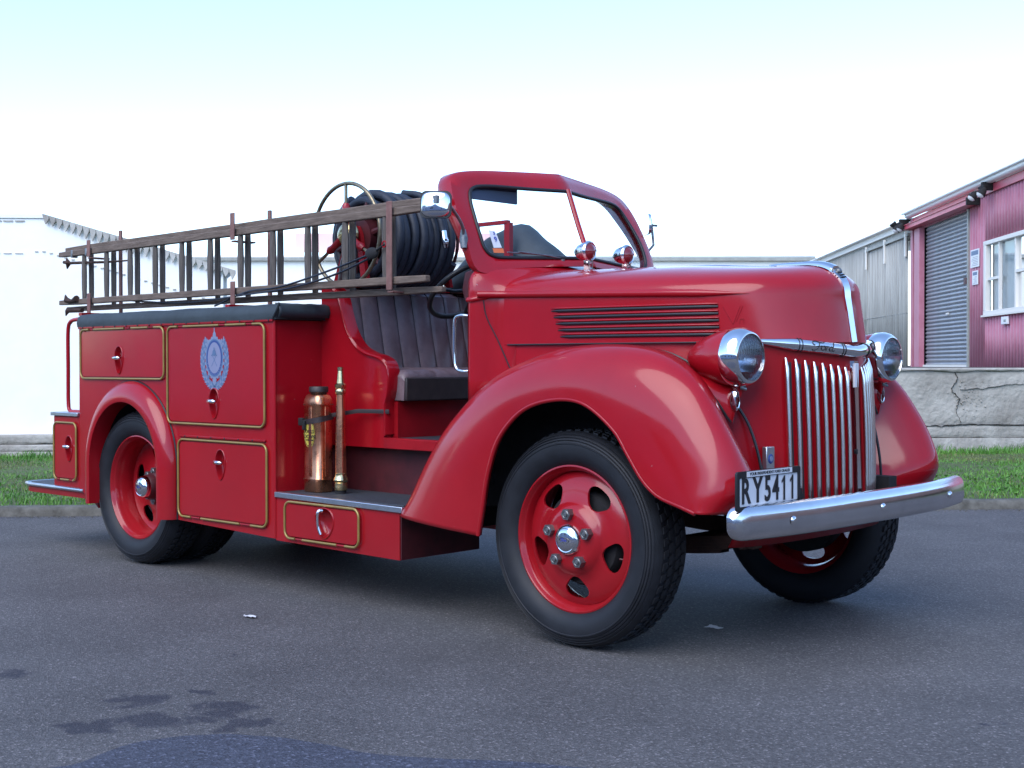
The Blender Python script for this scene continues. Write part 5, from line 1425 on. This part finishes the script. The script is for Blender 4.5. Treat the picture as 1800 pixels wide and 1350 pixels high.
# ---- tarpaulin heap and frame on the far side of the hose deck
rows = []
prf = [(-2.05, 1.50), (-1.98, 1.72), (-1.82, 1.86), (-1.66, 1.94), (-1.50, 1.965), (-1.36, 1.88), (-1.22, 1.77), (-1.12, 1.69), (-1.08, 1.50)]
for j in range(13):
    y = .34+.34*j/12; e = math.sin(PI*j/12)**.45
    rows.append([(x+.02*noise.noise(Vector((x*5, y*6, 1))), y, 1.48+(z-1.48)*(.35+.65*e)+.02*noise.noise(Vector((x*7, y*7, 4)))) for x, z in cr(prf, 30)])
P('tarpaulin', G().add(grid(rows)), 'cover', smooth=60, solid=(.006, -1), label='dark tarpaulin heaped over gear on the far side')
P('deck_side', G().add(box(-2.03, -1.10, .60, .63, 1.38, 1.56)), 'redflat')
P('gear_frame', G().add(box(-1.70, -1.675, .30, .33, 1.50, 1.965)).add(box(-1.46, -1.42, .30, .33, 1.50, 1.95)).add(box(-1.70, -1.44, .30, .33, 1.945, 1.965)), 'redflat')
P('ladder_stay', G().add(tube([(-1.12, .60, 1.5), (-1.10, .60, 1.60)], .01, 6)), 'steel')

# ladder gantries standing on the body
M['strap'] = mat('worn_brown_paint', (.13, .055, .045), .6, nscale=20, col2=(.22, .11, .09))
for x, y in ((-4.30, -.38), (-2.67, -.38)):
    P('ladder_post', G().add(box(x-.014, x+.014, y-.008, y+.008, 1.40, 2.06)), 'strap', bevel=.004)

def bore(o_, sign):
    """cut the handle recesses into a body panel"""
    g_ = G()
    for c_, sg_ in CUTS:
        if sg_ == sign or sign == 0: g_.add(c_)
    oc = bpy.data.objects.new('cut', mesh('cut', g_, ['red'])); COL.objects.link(oc)
    md = o_.modifiers.new('bore', 'BOOLEAN'); md.operation = 'DIFFERENCE'; md.object = oc; md.solver = 'EXACT'
    dg = bpy.context.evaluated_depsgraph_get(); dg.update()
    me_ = bpy.data.meshes.new_from_object(o_.evaluated_get(dg)); nm = o_.data.name
    for q in list(o_.modifiers): o_.modifiers.remove(q)
    me_.polygons.foreach_set('use_smooth', [False]*len(me_.polygons)); me_.update()
    o_.data = me_; bpy.data.objects.remove(oc)
for o_ in list(truck.children):
    st_ = o_.name.split('.')[0]
    if st_ in ('body_side', 'step_box', 'rear_locker'):
        oc_y = sum(v.co.y for v in o_.data.vertices)
        bore(o_, 0 if st_ == 'rear_locker' else (-1 if oc_y < 0 else 1))

# ================================================================== ladder (two nested sections strapped together)
la = thing('wooden_ladder', 'long weathered wooden extension ladder of two nested sections carried on edge along the side', 'ladder', (-2.9, -.62, 1.5))
def lp(x, o_=0.): return -.62+o_-.08*(x+3)
def lrail(name, x0, x1, za, zb_, h_, th, o_, n=14, taper=True):
    rows = []
    for k in range(n+1):
        t = k/n; x = x0+(x1-x0)*t; z = za+(zb_-za)*t+.002*noise.noise(Vector((x*2, o_*9, za))); y = lp(x, o_)
        hh = h_/2*(.80 if (k in (0, n) and taper) else 1)
        rows.append([(x, y-th/2, z-hh), (x, y-th/2, z+hh), (x, y+th/2, z+hh), (x, y+th/2, z-hh)])
    g_ = G().add(grid(rows, False, True)); g_.f += [(0, 1, 2, 3), tuple(n*4+i for i in (3, 2, 1, 0))]; g_.m += [0, 0]
    return part(name, g_, ['wood'], la, smooth=20, bevel=.005)
def zt(a, b, x, x0=-4.94, x1=-.91): return a+(b-a)*(x-x0)/(x1-x0)
ru = lrail('rail', -4.935, -.910, 1.929, 1.896, .040, .034, 0)
rl = lrail('rail', -4.935, -.910, 1.601, 1.570, .038, .034, 0)
bu_ = lrail('rail', -4.965, -.870, 1.968, 1.938, .036, .034, .062)
bl_ = lrail('rail', -4.95, -.865, 1.560, 1.520, .034, .034, .062)
for r_ in (ru, rl):
    for x0, x1 in ((-4.94, -4.72), ):
        pass
def rung(x, a, b, o_, wx=.024, wy=.030):
    y = lp(x, o_)
    part('rung', G().add(tube([(x, y, b-.01), (x, y, b+.08), (x, y, (a+b)/2), (x, y, a-.08), (x, y, a+.01)], [wx*.85, wx, wx*1.04, wx, wx*.85], 8, flat=.8)), ['wooddark'], la, smooth=50)
for k in range(11):
    x = -4.564+.3331*k; rung(x, zt(1.929, 1.896, x)-.02, zt(1.601, 1.570, x)+.02, 0, .020)
    x = -4.586+.3333*k; rung(x, zt(1.968, 1.938, x)-.02, zt(1.560, 1.520, x)+.02, .062, .020)
# rear end caps / strap hardware
for x in (-4.72, -4.50):
    part('iron_band', G().add(cbox((x, lp(x, 0), zt(1.924, 1.902, x)), (.022, .042, .050))), ['steel'], la, bevel=.003)
g = G().add(tube([(-4.86, lp(-4.86, -.01), 1.875), (-4.80, lp(-4.8, -.01), 1.866), (-4.3, lp(-4.3, .02), 1.845), (-3.95, lp(-3.95, .02), 1.835)], [.012, .011, .009, .005], 6)).add(tube([(-4.82, lp(-4.82, -.01), 1.90), (-4.79, lp(-4.79, -.01), 1.865), (-4.81, lp(-4.81, -.01), 1.828)], [.004, .022, .004], 6))
part('pole_hook', g, ['rust'], la)
part('pole_hook', G().add(tube([(-4.80, lp(-4.8, -.03), 1.65), (-4.78, lp(-4.78, -.03), 1.612), (-4.70, lp(-4.7, -.03), 1.604), (-4.62, lp(-4.62, -.03), 1.618)], [.003, .020, .010, .022], 7)).add(tube([(-4.86, lp(-4.86), 1.51), (-4.83, lp(-4.83), 1.545), (-4.6, lp(-4.6), 1.54)], [.003, .018, .016], 6)), ['rust'], la)
# rope and pulley block at the front end
part('rope', G().add(tube(cr([(-1.27, lp(-1.27, -.03), 1.715), (-1.60, lp(-1.6, -.03), 1.655), (-2.1, lp(-2.1, -.03), 1.585), (-2.45, lp(-2.45, -.028), 1.572), (-2.9, lp(-2.9, .03), 1.512)], 24), .0055, 6)).add(tube(cr([(-1.27, lp(-1.27, -.03), 1.700), (-1.6, lp(-1.6, -.03), 1.625), (-2.0, lp(-2.0, -.03), 1.575), (-2.4, lp(-2.4, -.028), 1.560), (-3.3, lp(-3.3, .03), 1.545), (-4.3, lp(-4.3, .0), 1.605)], 30), .0055, 6)), ['hose'], la, smooth=60)
part('pulley_block', G().add(sphere((-1.30, lp(-1.30, -.035), 1.708), .036, 14, 10, (1.25, .5, .8))).add(tube([(-1.26, lp(-1.26, -.035), 1.72), (-1.20, lp(-1.2, -.035), 1.742)], .006, 6)), ['under'], la, smooth=60)
part('strap_hook', G().add(torus((-1.20, lp(-1.2, -.035), 1.745), .014, .004, 'y', 16, 6)), ['redflat'], la)
# painted carrying straps belong to the vehicle
def strap(x, z0, z1, top=False):
    y = lp(x, -.028)
    return P('ladder_strap', G().add(box(x-.020, x+.020, y-.008, y, z0, z1)).add(box(x-.019, x+.019, y-.001, y+.14, z0-.012, z0-.002)), M['strap'], bevel=.003)
strap(-4.43, 1.885, 1.995); strap(-4.43, 1.495, 1.645)
strap(-2.60, 1.865, 2.015); strap(-2.60, 1.485, 1.635)
strap(-1.165, 1.525, 1.945)
for bx_ in (box(-4.45, -4.41, -.60, -.36, 1.496, 1.516), box(-2.62, -2.58, -.72, -.36, 1.486, 1.506)): P('ladder_support', G().add(bx_), 'redflat')

# ================================================================== copper knapsack tank and branch pipe on the step
TX, TY, TZ = -1.885, -.655, .515
M['lid'] = mat('aged_lid', (.05, .042, .04), .5, .6, nscale=20, namt=.4)
tk = thing('copper_tank', 'upright copper knapsack pump tank with black lid and yellow label strapped on the step', 'pump tank', (TX, TY, TZ))
def sect(z, hx, hy, r_): return [(TX+a, TY+b, TZ+z) for a, b in rrect(-hx, hx, -hy, hy, r_, 4)]
lv = [(0, .066, .052, .03), (.004, .069, .055, .032), (.058, .069, .055, .032), (.062, .0715, .0575, .033), (.068, .0715, .0575, .033), (.074, .068, .054, .032), (.44, .068, .054, .032), (.446, .071, .057, .033), (.455, .071, .057, .033), (.478, .069, .055, .034), (.496, .062, .049, .034), (.506, .050, .040, .03), (.512, .02, .02, .015)]
g = G().add(grid([sect(*q) for q in lv], False, True)); n_ = len(sect(*lv[0])); g.f.append(tuple(range(n_))); g.m.append(0); g.f.append(tuple((len(lv)-1)*n_+k for k in range(n_))); g.m.append(0)
part('tank_body', g, ['copper'], tk, smooth=40)
part('tank_lid', G().add(lathe([(0, .545), (.046, .545), (.050, .540), (.050, .518), (.040, .508)], 28, 'z', (TX+.004, TY, TZ))), ['lid'], tk, smooth=40)
g = G()
for z in (.452, .066):
    for a, b in rrect(-.0715, .0715, -.0575, .0575, .033, 3)[::1]: g.add(sphere((TX+a, TY+b, TZ+z), .0028, 6, 4))
part('rivets', g, ['rust'], tk, kind='stuff')
part('seam', G().add(box(TX+.069, TX+.0715, TY-.012, TY+.012, TZ+.08, TZ+.44)).add(box(TX-.010, TX+.014, TY-.0570, TY-.054, TZ+.08, TZ+.44)), ['copper'], tk, bevel=.001)
part('outlet_pipe', G().add(tube([(TX-.075, TY-.01, TZ+.05), (TX-.085, TY-.01, TZ+.12), (TX-.08, TY-.01, TZ+.30)], .009, 8)), ['oldbrass'], tk)
# shield-shaped label on the street side
lb = []
for k in range(28):
    t = 2*PI*k/28; lb.append((.040*math.cos(t)*(1+.10*math.cos(2*t)), .072*math.sin(t)*(1-.06*math.cos(4*t))))
def labpt(a, b, lift): return (TX-.004+a, TY-.0545-lift, TZ+.300+b)
L0 = part('maker_label', G().add(([labpt(a, b, .0012) for a, b in lb], [tuple(range(28))])), ['yel'], tk, recalc=False)
part('label_border', G().add(grid([[labpt(a*f_, b*f_, .002) for a, b in lb] for f_ in (.94, .88)], False, True)), ['ink'], L0)
Tt = basis(labpt(.004, .012, .0022), (1, 0, 0), (0, 0, 1))
part('label_print', G().add(text_geo('OULD', .026), 0, Tt).add(text_geo('DOWN', .026), 0, Tt @ Matrix.Translation((0, -.026, 0))).add(text_geo('THROWERS', .012), 0, Tt @ Matrix.Translation((0, -.044, 0))), ['ink'], L0)
# strap holding the tank: part of the vehicle
ring = rrect(-.074, .074, -.060, .060, .034, 5)
g = G().add(grid([[(TX+a*f_, TY+b*f_, TZ+.375+dz+.03*(a*.7+b)/.06*.3) for a, b in ring] for f_, dz in ((1, -.014), (1.0, .014), (.97, .014), (.97, -.014))], True, True))
o = P('tank_strap', g, 'leatherdark', smooth=40)
P('strap_end', G().add(tube([(TX+.06, TY+.03, TZ+.395), (TX+.22, TY+.08, TZ+.42), (TX+.40, TY+.135, TZ+.42)], .0035, 6, flat=3.5)), 'leatherdark', parent=o, world=True)
P('strap_buckle', G().add(cbox((TX-.062, TY-.062, TZ+.362), (.034, .02, .04))).add(cbox((TX-.035, TY-.066, TZ+.345), (.02, .014, .05))), 'under', parent=o, world=True, bevel=.004)
br = thing('branch_pipe', 'tall copper and brass fire hose nozzle standing upright beside the copper tank', 'hose nozzle', (-1.722, -.640, .513))
bc = (-1.722, -.640, .513)
part('pipe', G().add(lathe([(.0285, .10), (.0275, .20), (.0245, .35), (.0215, .50), (.0205, .52)], 28, 'z', bc)), ['copper'], br, smooth=60)
part('coupling', G().add(lathe([(0, .018), (.033, .018), (.034, .022), (.034, .055), (.031, .058), (.034, .062), (.038, .070), (.035, .080), (.029, .095), (.030, .105), (.027, .108)], 28, 'z', bc)), ['brass'], br, smooth=40)
part('rubber_foot', G().add(lathe([(0, 0), (.028, 0), (.028, .018), (0, .018)], 20, 'z', bc)), ['under'], br)
part('collar', G().add(lathe([(.021, .505), (.026, .510), (.028, .520), (.027, .530), (.024, .536), (.029, .542), (.0295, .558), (.025, .562), (.022, .565)], 28, 'z', bc)), ['brass'], br, smooth=40)
part('tip', G().add(lathe([(.022, .563), (.018, .590), (.0145, .625), (.0140, .628), (.0165, .630), (.0165, .645), (.012, .648), (.011, .620)], 28, 'z', bc)), ['brass'], br, smooth=40)
g = G()
for k in range(9): g.add(sphere((bc[0]+.0265*math.cos(-1.9+.2*math.sin(k*3)), bc[1]+.0265*math.sin(-1.9+.2*math.sin(k*3)), bc[2]+.13+.045*k), .0028, 6, 4))
part('dents', g, ['rust'], br, kind='stuff')

# ---- litter on the road
def litter(x, y, label, s_=1.):
    rows = []
    for i in range(7):
        row = []
        for j in range(6):
            u, v = i/6-.5, j/5-.5
            row.append((x+s_*(u*.085+.01*noise.noise(Vector((i, j, x)))), y+s_*(v*.05+.008*noise.noise(Vector((j, i, y)))), .006+.012*abs(noise.noise(Vector((i*.7, j*.7, 3+x))))))
        rows.append(row)
    o_ = link('scrap_paper', mesh('scrap_paper', G().add(grid(rows)), ['paper'], smooth=30)); tag(o_, label, 'litter', 'scraps of litter on the road'); 
litter(.20, -.10, 'torn white scrap lying right of the near front tyre', .9)
litter(-1.52, -1.345, 'flat white scrap lying in front of the rear wheel and step box', .75)
